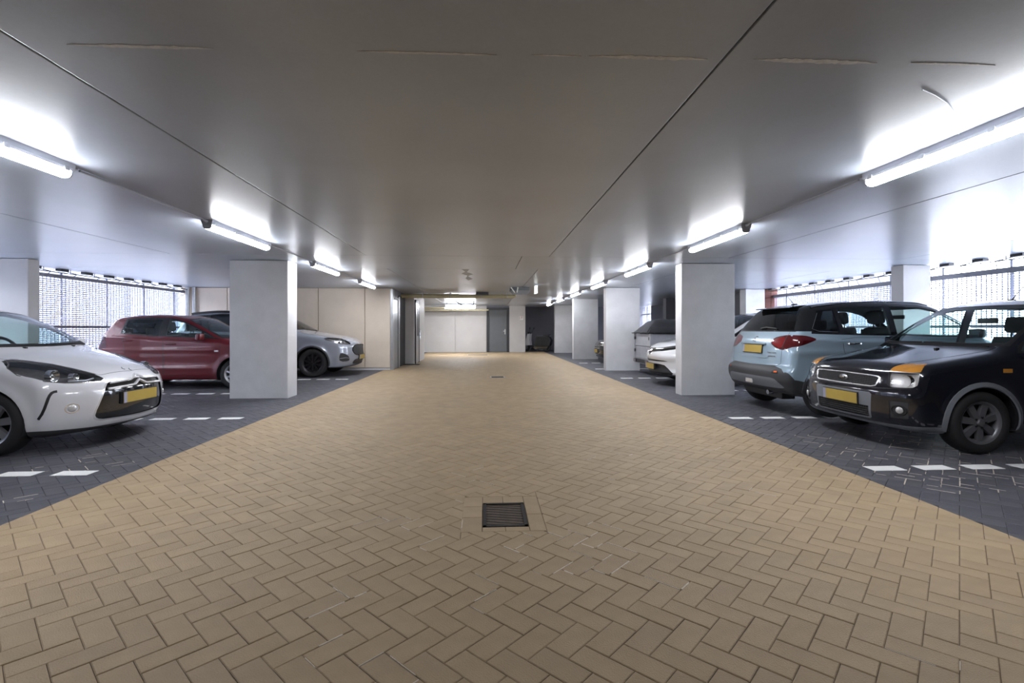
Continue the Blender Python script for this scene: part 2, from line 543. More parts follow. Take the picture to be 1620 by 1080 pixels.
bloom(('r', floor_right), lambda c: 3.3 < c[0] < 4.7 and 3.5 < c[1] < 4.05, 46, 3)
bloom(('r', floor_right), lambda c: 3.2 < c[0] < 5.0 and 4.2 < c[1] < 5.6, 42, 4)
bloom(('l', floor_left), lambda c: -4.6 < c[0] < -3.2 and 3.6 < c[1] < 5, 8, 6)

# ---- painted line marks of the bays
mk_me = MB().box(-0.145, 0.145, -0.068, 0.068, -0.004, 0.0016).build('line_mark', M['white_paint'])
mk_mesh = mk_me.data
bpy.data.objects.remove(mk_me)
def marks(par, sgn, y, x0, n, dx=0.44):
    for i in range(n):
        o = bpy.data.objects.new('line_mark', mk_mesh); o.location = (x0 + sgn * dx * i, y, 0); link(o, par)
for y in (4.33, 6.87, 9.5, 12.05, 14.6):
    marks(floor_left, -1, y, -4.73 if y == 9.5 else -3.41, 8 if y == 9.5 else 11 if y < 12.5 else 0)
for y in (4.11, 6.53, 9.45, 11.95, 14.75, 17.3):
    marks(floor_right, 1, y, 4.75 if y == 9.45 else 3.43, 8 if y == 9.45 else 11)

# ---- drain gully with its collar of pavers
col_r = random.Random(9)
def collar(x0, x1, y0, y1):
    Q = [(x0, y0), (x1, y0), (x1, y1), (x0, y1)]
    c = ((x0 + x1) / 2, (y0 + y1) / 2)
    g = paver_geo([(p[0] - c[0], p[1] - c[1]) for p in Q])
    me = bpy.data.meshes.new('paver'); me.from_pydata(g[0], [], g[1]); me.materials.append(M['beige%d' % col_r.randrange(4)]); me.update()
    o = bpy.data.objects.new('collar_paver', me); o.location = (c[0], c[1], 0); link(o, floor)
gx0, gx1, gy0, gy1 = -0.02, 0.265, 3.02, 3.435
collar(gx0 - .13, gx0, gy0 - .07, gy0 + .16); collar(gx0 - .13, gx0, gy0 + .16, gy0 + .35); collar(gx0 - .13, gx0, gy0 + .35, gy1 + .13)
collar(gx1, gx1 + .1, gy0 - .07, gy0 + .2); collar(gx1, gx1 + .1, gy0 + .2, gy1 + .13)
collar(gx0, gx0 + .14, gy0 - .07, gy0); collar(gx0 + .14, gx1, gy0 - .07, gy0)
collar(gx0, gx0 + .14, gy1, gy1 + .13); collar(gx0 + .14, gx1, gy1, gy1 + .13)
gully = empty('drain_grate', ((gx0 + gx1) / 2, (gy0 + gy1) / 2, 0))
tag(gully, 'rusty dark cast iron drain grate with slanted bars set in the beige aisle', 'drain')
gw, gh = (gx1 - gx0) / 2 - .004, (gy1 - gy0) / 2 - .004
fr = MB()
fr.box(-gw, gw, -gh, -gh + .022, -.03, .002).box(-gw, gw, gh - .022, gh, -.03, .002).box(-gw, -gw + .022, -gh, gh, -.03, .002).box(gw - .022, gw, -gh, gh, -.03, .002)
fr.build('grate_frame', M['iron'], gully)
MB().box(-gw, gw, -gh, gh, -.08, -.028).build('pit', M['black'], gully)
for i in range(9):
    t = -gh + 0.03 + i * (2 * gh - .02) / 9
    a0, a1 = (-gw + .02, t - 0.005), (gw - .02, t - 0.075)
    y_at = lambda x: t + 0.03 - (x + gw) * 0.22
    xs = [-gw + .02, gw - .02]
    P = [(x, min(max(y_at(x) + e, -gh + .02), gh - .02)) for x, e in ((xs[0], -.011), (xs[1], -.011), (xs[1], .011), (xs[0], .011))]
    if abs(poly_area(P)) < 1e-3: continue
    MB().prism(P, 'z', -.028, -.004).build('grate_bar', M['iron'], gully)
def manhole(x, y, w, d, lab):
    r_ = empty('manhole_cover', (x, y, 0)); tag(r_, lab, 'manhole cover')
    MB().box(-w / 2, w / 2, -d / 2, d / 2, -.01, .0015, .001).build('cover_plate', M['iron'], r_)
    MB().box(-w / 2 - .03, w / 2 + .03, -d / 2 - .03, -d / 2, -.01, .002).box(-w / 2 - .03, w / 2 + .03, d / 2, d / 2 + .03, -.01, .002).box(-w / 2 - .03, -w / 2, -d / 2, d / 2, -.01, .002).box(w / 2, w / 2 + .03, -d / 2, d / 2, -.01, .002).build('cover_rim', M['steel'], r_)
manhole(0.3, 12.4, .3, .3, 'small square manhole cover far down the beige aisle')
manhole(-0.35, 23.0, .9, .45, 'wide dark manhole cover before the pale end wall')

# ---- ceiling of precast slabs
ceiling = MB().box(SXL - .35, SXR + .35, YN, YF + .6, H + 0.012, H + 0.2).build('ceiling', M['joint_dark'])
struct(ceiling, 'smooth grey precast concrete ceiling with dark joints between slabs')
xj = [SXL - .3, -8.05, -4.99, -1.935, 1.05, 4.08, 7.1, SXR + .3]
yj = [YN, 8.17, 9.93, 19.3, YF + .6]
g = 0.006
for a in range(len(yj) - 1):
    xs = xj if a != 1 else [SXL - .3, 0.6, SXR + .3]
    for b in range(len(xs) - 1):
        MB().box(xs[b] + g, xs[b + 1] - g, yj[a] + g * .5, yj[a + 1] - g * .5, H, H + 0.08, 0.004).build('ceiling_slab', M['ceiling'], ceiling)
# smeared mortar line across the near slabs
for (x0, x1, y0, wd) in ((-1.75, -1.15, 2.18, .03), (-0.55, 0.05, 2.165, .02), (0.2, 0.42, 2.155, .012), (0.45, 0.98, 2.15, .035), (1.18, 1.75, 2.14, .04), (1.9, 2.3, 2.13, .02)):
    rr_ = random.Random(int(x0 * 100)); n = 34
    P = [(x0 + (x1 - x0) * i / n, y0 + wd * min(1, 4 * i / n, 4 * (n - i) / n + .05) * rr_.uniform(.25, .5)) for i in range(n + 1)]
    P += [(x0 + (x1 - x0) * i / n, y0 - wd * min(1, 4 * i / n, 4 * (n - i) / n + .05) * rr_.uniform(.2, .55)) for i in range(n, -1, -1)]
    MB().prism(P, 'z', H - 0.0012, H + .002).build('mortar_smear', M['smear'], ceiling)

for (x0, y0, pts) in ((-.42, 9.98, [(-.06, 0), (.10, 0), (.03, .5), (.16, .9), (.02, 1.3), (.12, 1.9), (.0, 2.3), (-.05, 1.8), (.02, 1.2), (-.1, .8), (0.0, .45)]),):
    MB().prism([(x0 + a, y0 + b) for a, b in pts], 'z', H - .001, H + .002).build('damp_stain', M['stain'], ceiling)
# ---- columns
def column(x0, x1, y0, y1, lab, mt='column'):
    o = MB().box(x0, x1, y0, y1, -0.02, H - 0.006, 0.012).build('concrete_column', M[mt])
    tag(o, lab, 'column', 'square concrete columns')
    return o
column(-4.40, -3.42, 8.82, 9.25, 'wide concrete column left of the aisle in front of red car')
column(3.54, 4.53, 8.83, 9.12, 'wide concrete column right of the aisle beside pale blue car')
column(3.46, 4.45, 14.15, 14.45, 'second wide concrete column along the right side of the aisle')
column(3.47, 4.45, 19.5, 19.8, 'third wide concrete column along the right side, beside black car nose')
column(3.47, 4.45, 24.75, 25.05, 'farthest wide concrete column on the right, near the scooter')
column(-8.25, -7.70, 8.82, 9.04, 'narrow concrete column at left screen, behind white hatchback', 'pale')
column(7.72, 8.25, 8.82, 9.10, 'narrow concrete column at right screen, behind pale blue car roof', 'pale')
column(7.72, 8.3, 14.4, 14.75, 'far narrow concrete column beside the red brick pier')

# ---- left core: panelled wall, doors
wl = struct(MB().box(-8.7, -2.74, 14.76, 14.95, 0.02, H - .003).build('wall_left', M['warm']), 'warm beige concrete panel wall closing the left bays')
for (a, b) in ((-8.68, -7.4), (-7.39, -6.08), (-6.07, -4.84), (-4.83, -3.51), (-3.50, -2.76)):
    MB().box(a + .004, b - .004, 14.70, 14.78, 0.07, H - .012, .004).build('wall_panel', M['warm'], wl)
MB().box(-8.68, -2.74, 14.72, 14.80, -0.01, 0.064).build('plinth', M['column'], wl)
cs = struct(MB().box(-3.1, -2.745, 14.95, 17.1, 0, H - .003).build('wall_core', M['dark_wall']), 'side of the stair core with steel door and dark opening')
MB().box(-2.78, -2.70, 14.70, 14.93, 0, H - .03, .004).build('corner_post', M['steel'], cs)
d1 = struct(empty('door_1', (-2.74, 14.95, 0)), 'brushed steel door in the side of the stair core')
MB().box(0, .035, 0, .62, .01, 2.08).build('door_leaf', M['door_steel'], d1)
MB().box(0, .05, .62, .72, 0, 2.15).box(0, .05, 0, .72, 2.08, 2.15).build('door_frame', M['door_grey'], d1)
MB().tube([(.035, .55, 1.02), (.085, .55, 1.02), (.085, .45, 1.02)], .01).build('door_handle', M['chrome'], d1)
MB().box(-2.76, -2.70, 15.72, 15.9, 0, 2.2).build('opening_frame', M['steel'], cs)
MB().box(-2.75, -2.725, 15.90, 17.09, 0, 2.25).build('opening_shade', M['black'], cs)  # black slab on the wall, paints the shade inside the opening
cb = struct(MB().box(-4.6, -2.43, 17.1, 20.0, 0, H - .003).build('wall_inner', M['pale']), 'pale block of the stair core farther down the aisle')
d2 = struct(empty('door_2', (-2.43, 17.25, 0)), 'glazed steel door in the pale stair core block')
MB().box(0, .04, .02, .12, 0, 2.2).box(0, .04, .9, 1.02, 0, 2.2).box(0, .04, .02, 1.02, 2.1, 2.2).build('door_frame', M['black'], d2)
MB().box(0, .03, .12, .9, .02, 2.1).build('door_leaf', M['door_steel'], d2)
MB().box(.03, .036, .45, .75, 0.95, 1.95).build('door_glass', M['black'], d2)
MB().tube([(.03, .82, .85), (.08, .82, .85), (.08, .82, 1.2), (.03, .82, 1.2)], .012).build('door_handle', M['chrome'], d2)
tag(MB().box(-2.84, -2.2, 16.72, 16.98, .001, .02, .004).build('doormat', M['black']), 'black doormat before the dark core opening', 'doormat')

# ---- end wall, grey door, pier, scooter niche
wb_ = struct(MB().box(-4.6, 0.06, 25.72, 25.95, 0, H).build('wall_back', M['pale']), 'pale concrete end wall of the aisle')
MB().box(-4.4, -1.56, 25.66, 25.74, 0.004, 2.22, .004).build('wall_panel', M['pale'], wb_)
MB().box(-1.545, 0.05, 25.66, 25.74, 0.004, 2.3, .004).build('wall_panel', M['pale'], wb_)
struct(MB().box(-4.6, -4.4, 20.0, 25.8, 0, H).build('wall_recess', M['pale']), 'pale side wall of the recess before the end wall')
d3 = struct(empty('door_3', (0.06, 25.7, 0)), 'tall grey steel door beside the pale end wall')
MB().box(0, .13, 0, .12, 0, 2.3).box(1.05, 1.17, 0, .12, 0, 2.3).box(.13, 1.05, 0, .12, 2.18, 2.3).build('door_frame', M['trim'], d3)
MB().box(.14, 1.04, .04, .09, .01, 2.17).build('door_leaf', M['door_grey'], d3)
MB().box(.93, .97, .02, .04, .92, 1.18).tube([(.95, .02, 1.08), (.95, -.04, 1.08), (.86, -.04, 1.08)], .014).build('door_handle', M['sign'], d3)
struct(MB().box(0.06, 1.23, 25.82, 25.95, 0, H).build('wall_door', M['dark_wall']), 'grey wall around the tall steel door')
struct(MB().box(1.235, 2.06, 25.68, 25.95, 0, H).build('wall_pier', M['pale']), 'pale concrete pier right of the grey door')
sg = empty('wall_sign', (1.86, 25.675, 1.76)); tag(sg, 'small white and red notice on the pale pier', 'sign')
MB().box(-.11, -.02, -.012, .004, -.11, .09).build('sign_plate', M['sign'], sg)
MB().box(.0, .085, -.012, .004, -.1, .08).build('sign_plate', M['sign'], sg)
MB().box(-.09, -.075, -.016, -.012, -.09, .07).build('sign_mark', M['sign_red'], sg)
MB().box(.01, .035, -.016, -.012, -.02, .07).build('sign_mark', M['sign_red'], sg)
struct(MB().box(2.06, SXR + .3, 27.2, 27.4, 0, H).build('wall_niche', M['dark_wall']), 'dark concrete wall behind the scooter niche')
struct(MB().box(1.95, 2.06, 25.95, 27.2, 0, H).build('wall_niche_side', M['dark_wall']), 'dark side wall of the scooter niche')
tag(MB().box(4.43, 4.47, 24.85, 24.9, .3, .95, .005).build('column_guard', M['trim']), 'thin dark guard strip on the farthest column', 'guard')

# ---- outer sides: right bays beyond the screen
wr = struct(MB().box(SXR, SXR + .25, 14.9, 25.5, 0, H).build('wall_right', M['dark_wall']), 'dark concrete outer wall of the far right bays')
bk = struct(MB().box(8.28, 8.70, 14.42, 14.9, 0, H).build('wall_brick', M['mortar']), 'red brick pier between right screen and far wall')
rb_ = random.Random(4)
bl, bh_, bt = .21, .05, .0625
br_mesh = MB().box(-bl / 2 + .005, bl / 2 - .005, -.012, .006, -bh_ / 2, bh_ / 2, .003).build('brick', M['brick'])
brm = br_mesh.data; bpy.data.objects.remove(br_mesh)
for r in range(0, 38):
    z = 0.03 + r * bt
    if z > H - .04 or z < 1.2: continue
    for k in range(2):
        o = bpy.data.objects.new('brick', brm); o.location = (8.385 + k * bl, 14.42, z); link(o, bk)
    for k in range(2):
        o = bpy.data.objects.new('brick', brm); o.location = (8.28, 14.53 + k * bl + (.0 if r % 2 else .0), z); o.rotation_euler = (0, 0, -math.pi / 2); link(o, bk)
struct(MB().box(SXL - .3, SXR + .3, YN - .2, YN, 0, H + .2).build('wall_near', M['column']), 'concrete wall behind the viewer')
struct(MB().box(SXL - .1, SXL, YN, 4.0, 0, H).build('wall_near_left', M['dark_wall']), 'concrete wall behind the viewer on the left')
struct(MB().box(SXR, SXR + .1, YN, 6.0, 0, H).build('wall_near_right', M['dark_wall']), 'concrete wall behind the viewer on the right')
struct(MB().box(7.0, 7.72, 19.0, 19.3, 0, H).build('wall_cross', M['dark_wall']), 'dark cross wall deep in the right bays')
# ================================================================== SCREENS, LAMPS, PIPES
def screen(x, y0, y1, sgn, name_n, lab, zb0, zb1):
    """metal mesh screen wall: fine bars as one part, posts, rails"""
    root = struct(empty('window_%d' % name_n, (x, y0, 0)), lab)
    Ln = y1 - y0
    m = MB()
    p = 0.040
    z = 0.10
    while z < zb0:
        m.box(-.004, .004, 0, Ln, z - .0085, z + .0085); z += p
    y = 0.0
    while y < Ln:
        m.box(-.0075, .0005, y - .009, y + .009, .06, zb0 + .01); y += 0.088
    o = m.build('screen_mesh', M['screen'], root, fix=False); o['kind'] = 'stuff'
    y = 0.5
    while y < Ln:
        MB().box(sgn * .03 - .02, sgn * .03 + .02, y - .022, y + .022, 0, H - .05).build('post', M['screen'], root); y += 1.22
    MB().box(-.045, .045, 0, Ln, zb0, zb1, .004).build('top_beam', M['beam'], root)
    MB().box(-.03, .02, 0, Ln, 1.225, 1.27, .003).build('middle_rail', M['beam'], root)
    MB().box(-.06, .06, 0, Ln, 0.0, .06, .003).build('bottom_rail', M['beam'], root)
    # hangers between beam and ceiling
    y = 0.2; k = 0
    hb = MB().box(-.055, .055, -.095, .095, H - .045, H - .001, .003).build('hanger_block', M['trim'], root)
    hbm = hb.data; first = True
    while y < Ln - .1:
        if first: hb.location = (-sgn * .17, y, 0); first = False
        else:
            o = bpy.data.objects.new('hanger_block', hbm); o.location = (-sgn * .17, y, 0); link(o, root)
        MB().tube([(-sgn * .17, y, H - .03), (-sgn * .17, y + .36, H - .07), (0, y + .5, zb1)], .008, 6).build('brace', M['trim'], root)
        MB().tube([(-sgn * .17, y + .2, H - .002), (-sgn * .17, y + .2, H - .08)], .006, 6).build('hanger_rod', M['trim'], root)
        y += .62; k += 1
    MB().tube([(-sgn * .17, 0, H - .075), (-sgn * .17, Ln, H - .075)], .010, 6).build('guide_rail', M['trim'], root)
    return root
screen(SXL, 4.0, 14.68, -1, 1, 'metal mesh screen letting daylight in along the left bays', 2.22, 2.29)
screen(SXR, 6.0, 14.40, 1, 2, 'metal mesh screen letting daylight in along the right bays', 2.12, 2.21)
MB().tube([(-8.45, 14.62, 0), (-8.45, 14.62, H)], .05, 14).build('tmp', M['steel'])
o = bpy.data.objects['tmp']; o.name = 'drain_pipe'
tag(o, 'grey vertical downpipe in the corner nearest the left screen', 'pipe', 'corner downpipes')
o = MB().tube([(-8.27, 14.62, 0), (-8.27, 14.62, H)], .045, 14).build('drain_pipe', M['steel'])
tag(o, 'grey vertical downpipe in the corner nearer the beige wall', 'pipe', 'corner downpipes')
# far right daylight window
w3 = struct(empty('window_3', (SXR + .1, 25.5, 0)), 'daylit mesh window far down the right side')
m = MB(); z = .1
while z < 2.3:
    m.box(-.004, .004, 0, 1.7, z - .008, z + .008); z += .06
o = m.build('screen_mesh', M['screen'], w3, fix=False); o['kind'] = 'stuff'
MB().box(-.04, .04, 0, .05, 0, H).build('post', M['beam'], w3); MB().box(-.04, .04, .85, .9, 0, H).build('post', M['beam'], w3)
MB().box(-.04, .04, 0, 1.7, 1.95, 2.0).build('rail', M['beam'], w3)
# facades added outside to dim the brightness seen through the mesh screens
fb = MB().box(-16, -14.5, -12, 40, -.1, 4.0).build('dimming_facade_left', M['dimming_facade']); struct(fb, 'low dark facade added outside on the left to dim the view through the screen')
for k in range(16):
    MB().box(-14.5, -14.35, -10 + k * 3.1, -9.75 + k * 3.1, -.1, 4.0).build('added_pilaster', M['added_pilaster'], fb)
fr_ = MB().box(14.0, 15.5, 17.0, 46, -.1, 4.0).build('dimming_facade_right', M['dimming_facade']); struct(fr_, 'low dark facade added outside on the right to dim the view through the screen')
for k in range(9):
    MB().box(13.85, 14.0, 17.2 + k * 3.1, 17.45 + k * 3.1, -.1, 4.0).build('added_pilaster', M['added_pilaster'], fr_)
# street level outside
struct(MB().box(-40, SXL - .12, -20, 50, -.2, -.06).build('ground_left', M['ground_out']), 'pale paving outside left screen')
struct(MB().box(SXR + .12, 40, -20, 50, -.2, -.06).build('ground_right', M['ground_out']), 'pale paving outside right screen')

def lamp(x, y, lab, ln=1.5, grp='ceiling tube lamps'):
    r = empty('tube_lamp', (x, y, H)); tag(r, lab, 'ceiling lamp', grp)
    P = [(-.062, 0), (.062, 0), (.056, -.035), (.048, -.052), (-.048, -.052), (-.056, -.035)]
    MB().prism([(p[0], p[1]) for p in P], 'y', -ln / 2, ln / 2).build('housing', M['housing'], r)
    D = [(-.046, -.052), (.046, -.052), (.044, -.078), (.03, -.096), (0, -.102), (-.03, -.096), (-.044, -.078)]
    MB().prism(D, 'y', -ln / 2 + .02, ln / 2 - .02).build('diffuser', M['tube'], r, True)
    for s in (-1, 1):
        MB().prism([(p[0] * 1.03, p[1] * 1.0) for p in D], 'y', s * (ln / 2 - .02), s * (ln / 2 - .005)).build('end_cap', M['housing'], r)
        MB().tube([(0, s * ln / 2, -.02), (0, s * (ln / 2 + .05), -.02), (0, s * (ln / 2 + .09), -.006)], [.014, .012, .008], 8).build('cable_gland', M['housing'], r)
    if ln > 1.4:
        for t in (-.5, -.17, .17, .5):
            for s in (-1, 1):
                MB().box(s * .056 - .006, s * .056 + .006, t * ln * .9 - .02, t * ln * .9 + .02, -.062, -.03, .002).build('clip', M['steel'], r)
    return r
ords = ['nearest', 'second', 'third', 'fourth', 'fifth', 'sixth', 'farthest']
for i in range(7):
    lamp(2.95, 2.93 + 3.31 * i, '%s tube lamp in the row over the right edge of the aisle' % ords[i])
for i in range(4):
    lamp(-3.03, 3.03 + 3.31 * i, '%s tube lamp in the row over the left edge of the aisle' % (ords[i] if i < 3 else 'farthest'))
# conduits that join the lamps
for x, y0, n, w in ((2.95, 2.93, 6, 'right'), (-3.03, 3.03, 3, 'left')):
    for i in range(n):
        o = MB().tube([(x, y0 + 3.31 * i + .86, H - .012), (x, y0 + 3.31 * (i + 1) - .86, H - .012)], .009, 6).build('conduit', M['housing'])
        tag(o, 'thin ceiling conduit after the %s lamp of the %s row' % (ords[i], w), 'conduit', 'lamp conduits')
MB().tube([(2.885, 2.89, H - .004), (2.72, 2.73, H - .003), (2.58, 2.61, H - .003), (2.43, 2.50, H - .003), (2.29, 2.42, H - .003), (2.17, 2.365, H - .003)], .0028, 6).build('lamp_cable', M['ceiling'])
tag(bpy.data.objects['lamp_cable'], 'thin cable curving over ceiling from nearest right lamp', 'cable')

# ---- pipes and fittings at the far end
pr = MB().tube([(-2.75, 16.4, 2.265), (0.9, 16.4, 2.265), (0.96, 16.4, 2.28), (0.96, 16.4, H)], .062, 16).build('drain_pipe', M['pipe'], None, True)
tag(pr, 'thick cream drain pipe running across under the far ceiling', 'pipe')
for k, x in enumerate((-2.2, -1.3, -.3, .55)):
    MB().lathe([(.062, -.03), (.072, -.028), (.072, .028), (.062, .03)], 18, 'x', (x, 16.4, 2.265)).build('pipe_socket', M['pipe'], pr)
    MB().box(x + .15, x + .17, 16.32, 16.48, 2.2, H).build('pipe_bracket', M['steel'], pr)
p2 = MB().tube([(-2.75, 16.9, 2.33), (-.9, 16.9, 2.33)], .045, 14).build('drain_pipe', M['pipe'], None, True)
tag(p2, 'thinner cream pipe close above the thick drain pipe', 'pipe')
p3 = MB().tube([(-4.4, 24.3, 2.12), (0.15, 24.3, 2.12)], .035, 12).build('drain_pipe', M['pipe'], None, True)
tag(p3, 'slim cream pipe before the top of the end wall', 'pipe')
p4 = MB().tube([(-4.4, 24.0, 2.2), (-.9, 24.0, 2.2)], .03, 12).build('drain_pipe', M['pipe'], None, True)
tag(p4, 'short cream pipe above the slim pipe at the end wall', 'pipe')
# twin tube luminaires hanging before the end wall
for y, z, lab in ((23.2, 2.29, 'upper'), (22.6, 2.17, 'lower')):
    r = empty('tube_lamp', (-1.15, y, z)); tag(r, '%s of two bright lamps set across before the end wall' % lab, 'ceiling lamp', 'cross lamps at the end wall')
    MB().box(-.72, .72, -.08, .08, .0, .05, .01).build('housing', M['housing'], r)
    MB().box(-.68, .68, -.075, .075, -.05, .0, .015).build('diffuser', M['tube'], r)
    for s in (-1, 1): MB().box(s * .6 - .01, s * .6 + .01, -.01, .01, .05, H - z).build('hanger', M['steel'], r)
cbk = empty('cable_bracket', (-.75, 21.0, H)); tag(cbk, 'dark angled bracket hanging in front of the bright cross lamps', 'bracket')
MB().tube([(-.55, 0, 0), (-.35, 0, -.12), (-.22, 0, -.19), (.22, 0, -.19), (.26, 0, -.15), (.26, 0, 0)], .018, 8).build('bracket_tube', M['trim'], cbk)
MB().tube([(-.5, 0, -.03), (-.15, 0, -.3)], .016, 8).build('strut', M['trim'], cbk)
# ventilation unit and emergency light
vu = empty('ventilation_unit', (0.98, 14.4, H)); tag(vu, 'dark ceiling ventilation unit with open flap over the far aisle', 'vent')
MB().box(-.28, .28, -.25, .25, -.1, 0, .01).build('unit_body', M['door_grey'], vu)
MB().add([(-.3, -.26, -.1), (.3, -.26, -.1), (.22, -.3, -.22), (-.22, -.3, -.22), (-.3, -.25, -.09), (.3, -.25, -.09), (.22, -.29, -.21), (-.22, -.29, -.21)], [(0, 1, 2, 3), (4, 7, 6, 5), (0, 4, 5, 1), (2, 6, 7, 3), (1, 5, 6, 2), (0, 3, 7, 4)]).build('flap', M['steel'], vu)
for s in (-1, 1):
    MB().tube([(-.16 + s * .1, -.3, -.01), (-.12 + s * .03, -.32, -.16)], .016, 8).build('strut', M['sign'], vu)
el = empty('emergency_light', (1.36, 13.4, H)); tag(el, 'small white emergency sign hanging edge-on from the far ceiling', 'emergency light')
MB().box(-.035, .035, -.14, .14, -.03, 0, .006).build('bracket', M['housing'], el)
MB().box(-.03, .03, -.16, .16, -.24, -.03, .006).build('sign_body', mat('emergency_sign', (.85, .87, .88), .3, emit=((.9, 1, .95), .35)), el)
jb = MB().box(-.3, .1, 16.15, 16.3, H - .09, H, .01).build('junction_box', M['trim']); tag(jb, 'dark junction box on the ceiling beside the thick pipe', 'junction box')
# ================================================================== CARS
def prof(pts, sig=0.03, lo=-0.6, hi=6.0):
    """smoothed polyline as a function"""
    xs = np.array([p[0] for p in pts], float); ys = np.array([p[1] for p in pts], float)
    g = np.arange(lo, hi, 0.01)
    v = np.interp(g, xs, ys)
    if sig > 0:
        k = np.exp(-0.5 * (np.arange(-3 * sig, 3 * sig + .005, .01) / sig) ** 2); k /= k.sum()
        n = len(k) // 2
        v = np.convolve(np.pad(v, n, mode='edge'), k, 'valid')[:len(g)]
    return lambda q: np.interp(q, g, v)

def smax(a, b, k):
    h = np.maximum(k - np.abs(a - b), 0)
    return np.maximum(a, b) + h * h / (4 * k)

def sstep(a, b, x):
    t = np.clip((x - a) / (b - a), 0, 1)
    return t * t * (3 - 2 * t)

class Body:
    """car body as the smooth intersection of its side, plan, nose, tail and roof surfaces; s runs back from the nose"""
    def __init__(B, S):
        B.S = S; B.L = S['L']
        B.T = prof(S['top'], S.get('tsig', .035)); B.F = prof(S['front'], .025); B.R = prof(S['rear'], .025)
        B.P = prof(S['plan'], .08); B.belt = prof(S['belt'], .06); B.zb = prof(S['bot'], .05)
        B.lo = prof(S['lo'], .03)
        B.fa, B.fp = S.get('fplan', (.26, 2.6)); B.ra, B.rp = S.get('rplan', (.2, 2.8))
        B.kf, B.kr = S.get('wrap', (.22, .14)); B.tl, B.tq = S.get('tumble', (.28, .18))
        B.ks = S.get('ks', dict(ts=.10, front=.07, rear=.07, bot=.05))
    def W(B, s, z):
        S = B.S
        w = B.P(s) - B.lo(z)
        b = B.belt(s)
        d = np.maximum(z - b, 0)
        w = w - B.tl * d - B.tq * d * d - S.get('shoulder', .012) * sstep(b - .05, b + .01, z)
        if S.get('rtaper'): w = w - S['rtaper'] * d * sstep(2.6, 3.9, s)
        for (sw, zw, ra) in S['arch']:
            dd = np.hypot(s - sw, z - zw)
            w = w + S.get('flare', .018) * np.exp(-((dd - ra) / .055) ** 2) * (z < b)
        for (z0, s0, s1, dep, wd) in S.get('crease', ()):
            w = w + dep * np.exp(-((z - z0 - S.get('cslope', 0) * (s - 2)) / wd) ** 2) * sstep(s0, s0 + .3, s) * (1 - sstep(s1 - .3, s1, s))
        return w
    def f(B, s, y, z):
        y = np.abs(y)
        m = B.S.get('mid', B.L * .55)
        q = sstep(m - .5, m + .5, s)
        hood = B.S.get('hoodwrap', .2) * (1 - sstep(.3, 1.0, s)) + B.kf * sstep(.3, 1.0, s)
        se = s - (1 - q) * hood * y * y + q * B.kr * y * y
        e = .01
        T = B.T(se); dT = (B.T(se + e) - B.T(se - e)) / (2 * e)
        cr = B.S.get('crown', .035)
        ft = (z - T + cr * y * y) / np.sqrt(1 + dT * dT)
        fs = y - B.W(s, z)
        yy = np.maximum(y, 0) / .85
        ff = B.F(z) + B.fa * yy ** B.fp - s
        fr = s - (B.L - B.R(z)) + B.ra * yy ** B.rp
        fb = B.zb(s) - z
        k = B.ks
        v = smax(ft, fs, k['ts'])
        v = smax(v, ff, k['front']); v = smax(v, fr, k['rear'])
        return smax(v, fb, k['bot'])
    def grad(B, p, e=.003):
        s, y, z = p[:, 0], p[:, 1], p[:, 2]
        g = np.stack([B.f(s + e, y, z) - B.f(s - e, y, z), B.f(s, y + e, z) - B.f(s, y - e, z), B.f(s, y, z + e) - B.f(s, y, z - e)], 1) / (2 * e)
        return g
    def normal(B, p):
        p = np.atleast_2d(np.asarray(p, float)).copy()
        sg = np.where(p[:, 1] < 0, -1, 1); p[:, 1] = np.abs(p[:, 1])
        near = p[:, 1] < .004
        g = B.grad(p)
        g[near, 1] = 0
        g /= np.maximum(np.linalg.norm(g, axis=1, keepdims=True), 1e-9)
        g[:, 1] *= sg
        return g
    def hits(B, O, d, far=2.5):
        """first points of the surface along parallel rays"""
        O = np.atleast_2d(np.asarray(O, float)); d = np.asarray(d, float)
        t = np.arange(0, far, .02)
        P = O[:, None, :] + t[None, :, None] * d
        v = B.f(P[..., 0], P[..., 1], P[..., 2]) < 0
        k = np.argmax(v, 1); ok = v[np.arange(len(O)), k]
        b = np.where(ok, t[k], far * .5); a = np.where(ok, t[np.maximum(k - 1, 0)], far * .5)
        for _ in range(11):
            m = (a + b) / 2; Q = O + m[:, None] * d
            ins = B.f(Q[:, 0], Q[:, 1], Q[:, 2]) < 0
            b = np.where(ins, m, b); a = np.where(ins, a, m)
        return O + b[:, None] * d
    def hit(B, o, d, far=2.5):
        return B.hits([o], d, far)[0]
    def projs(B, view, pts, sg=1):
        q = np.asarray(pts, float); n = len(q); z = np.zeros(n)
        if view == 'side': return B.hits(np.stack([q[:, 0], z + 1.4 * sg, q[:, 1]], 1), (0, -sg, 0))
        if view == 'front': return B.hits(np.stack([z - .4, q[:, 0], q[:, 1]], 1), (1, 0, 0))
        if view == 'rear': return B.hits(np.stack([z + B.L + .4, q[:, 0], q[:, 1]], 1), (-1, 0, 0))
        return B.hits(np.stack([q[:, 0], q[:, 1], z + 2.2], 1), (0, 0, -1))
    def side(B, s, z, sg=1):
        p = B.hit((s, 1.4 * sg, z), (0, -sg, 0)); return p
    def fr(B, y, z): return B.hit((-.4, y, z), (1, 0, 0))
    def rr(B, y, z): return B.hit((B.L + .4, y, z), (-1, 0, 0))
    def tp(B, s, y): return B.hit((s, y, 2.2), (0, 0, -1))
    def proj(B, view, a, b, sg=1):
        if view == 'side': return B.side(a, b, sg)
        if view == 'front': return B.fr(a, b)
        if view == 'rear': return B.rr(a, b)
        return B.tp(a, b)

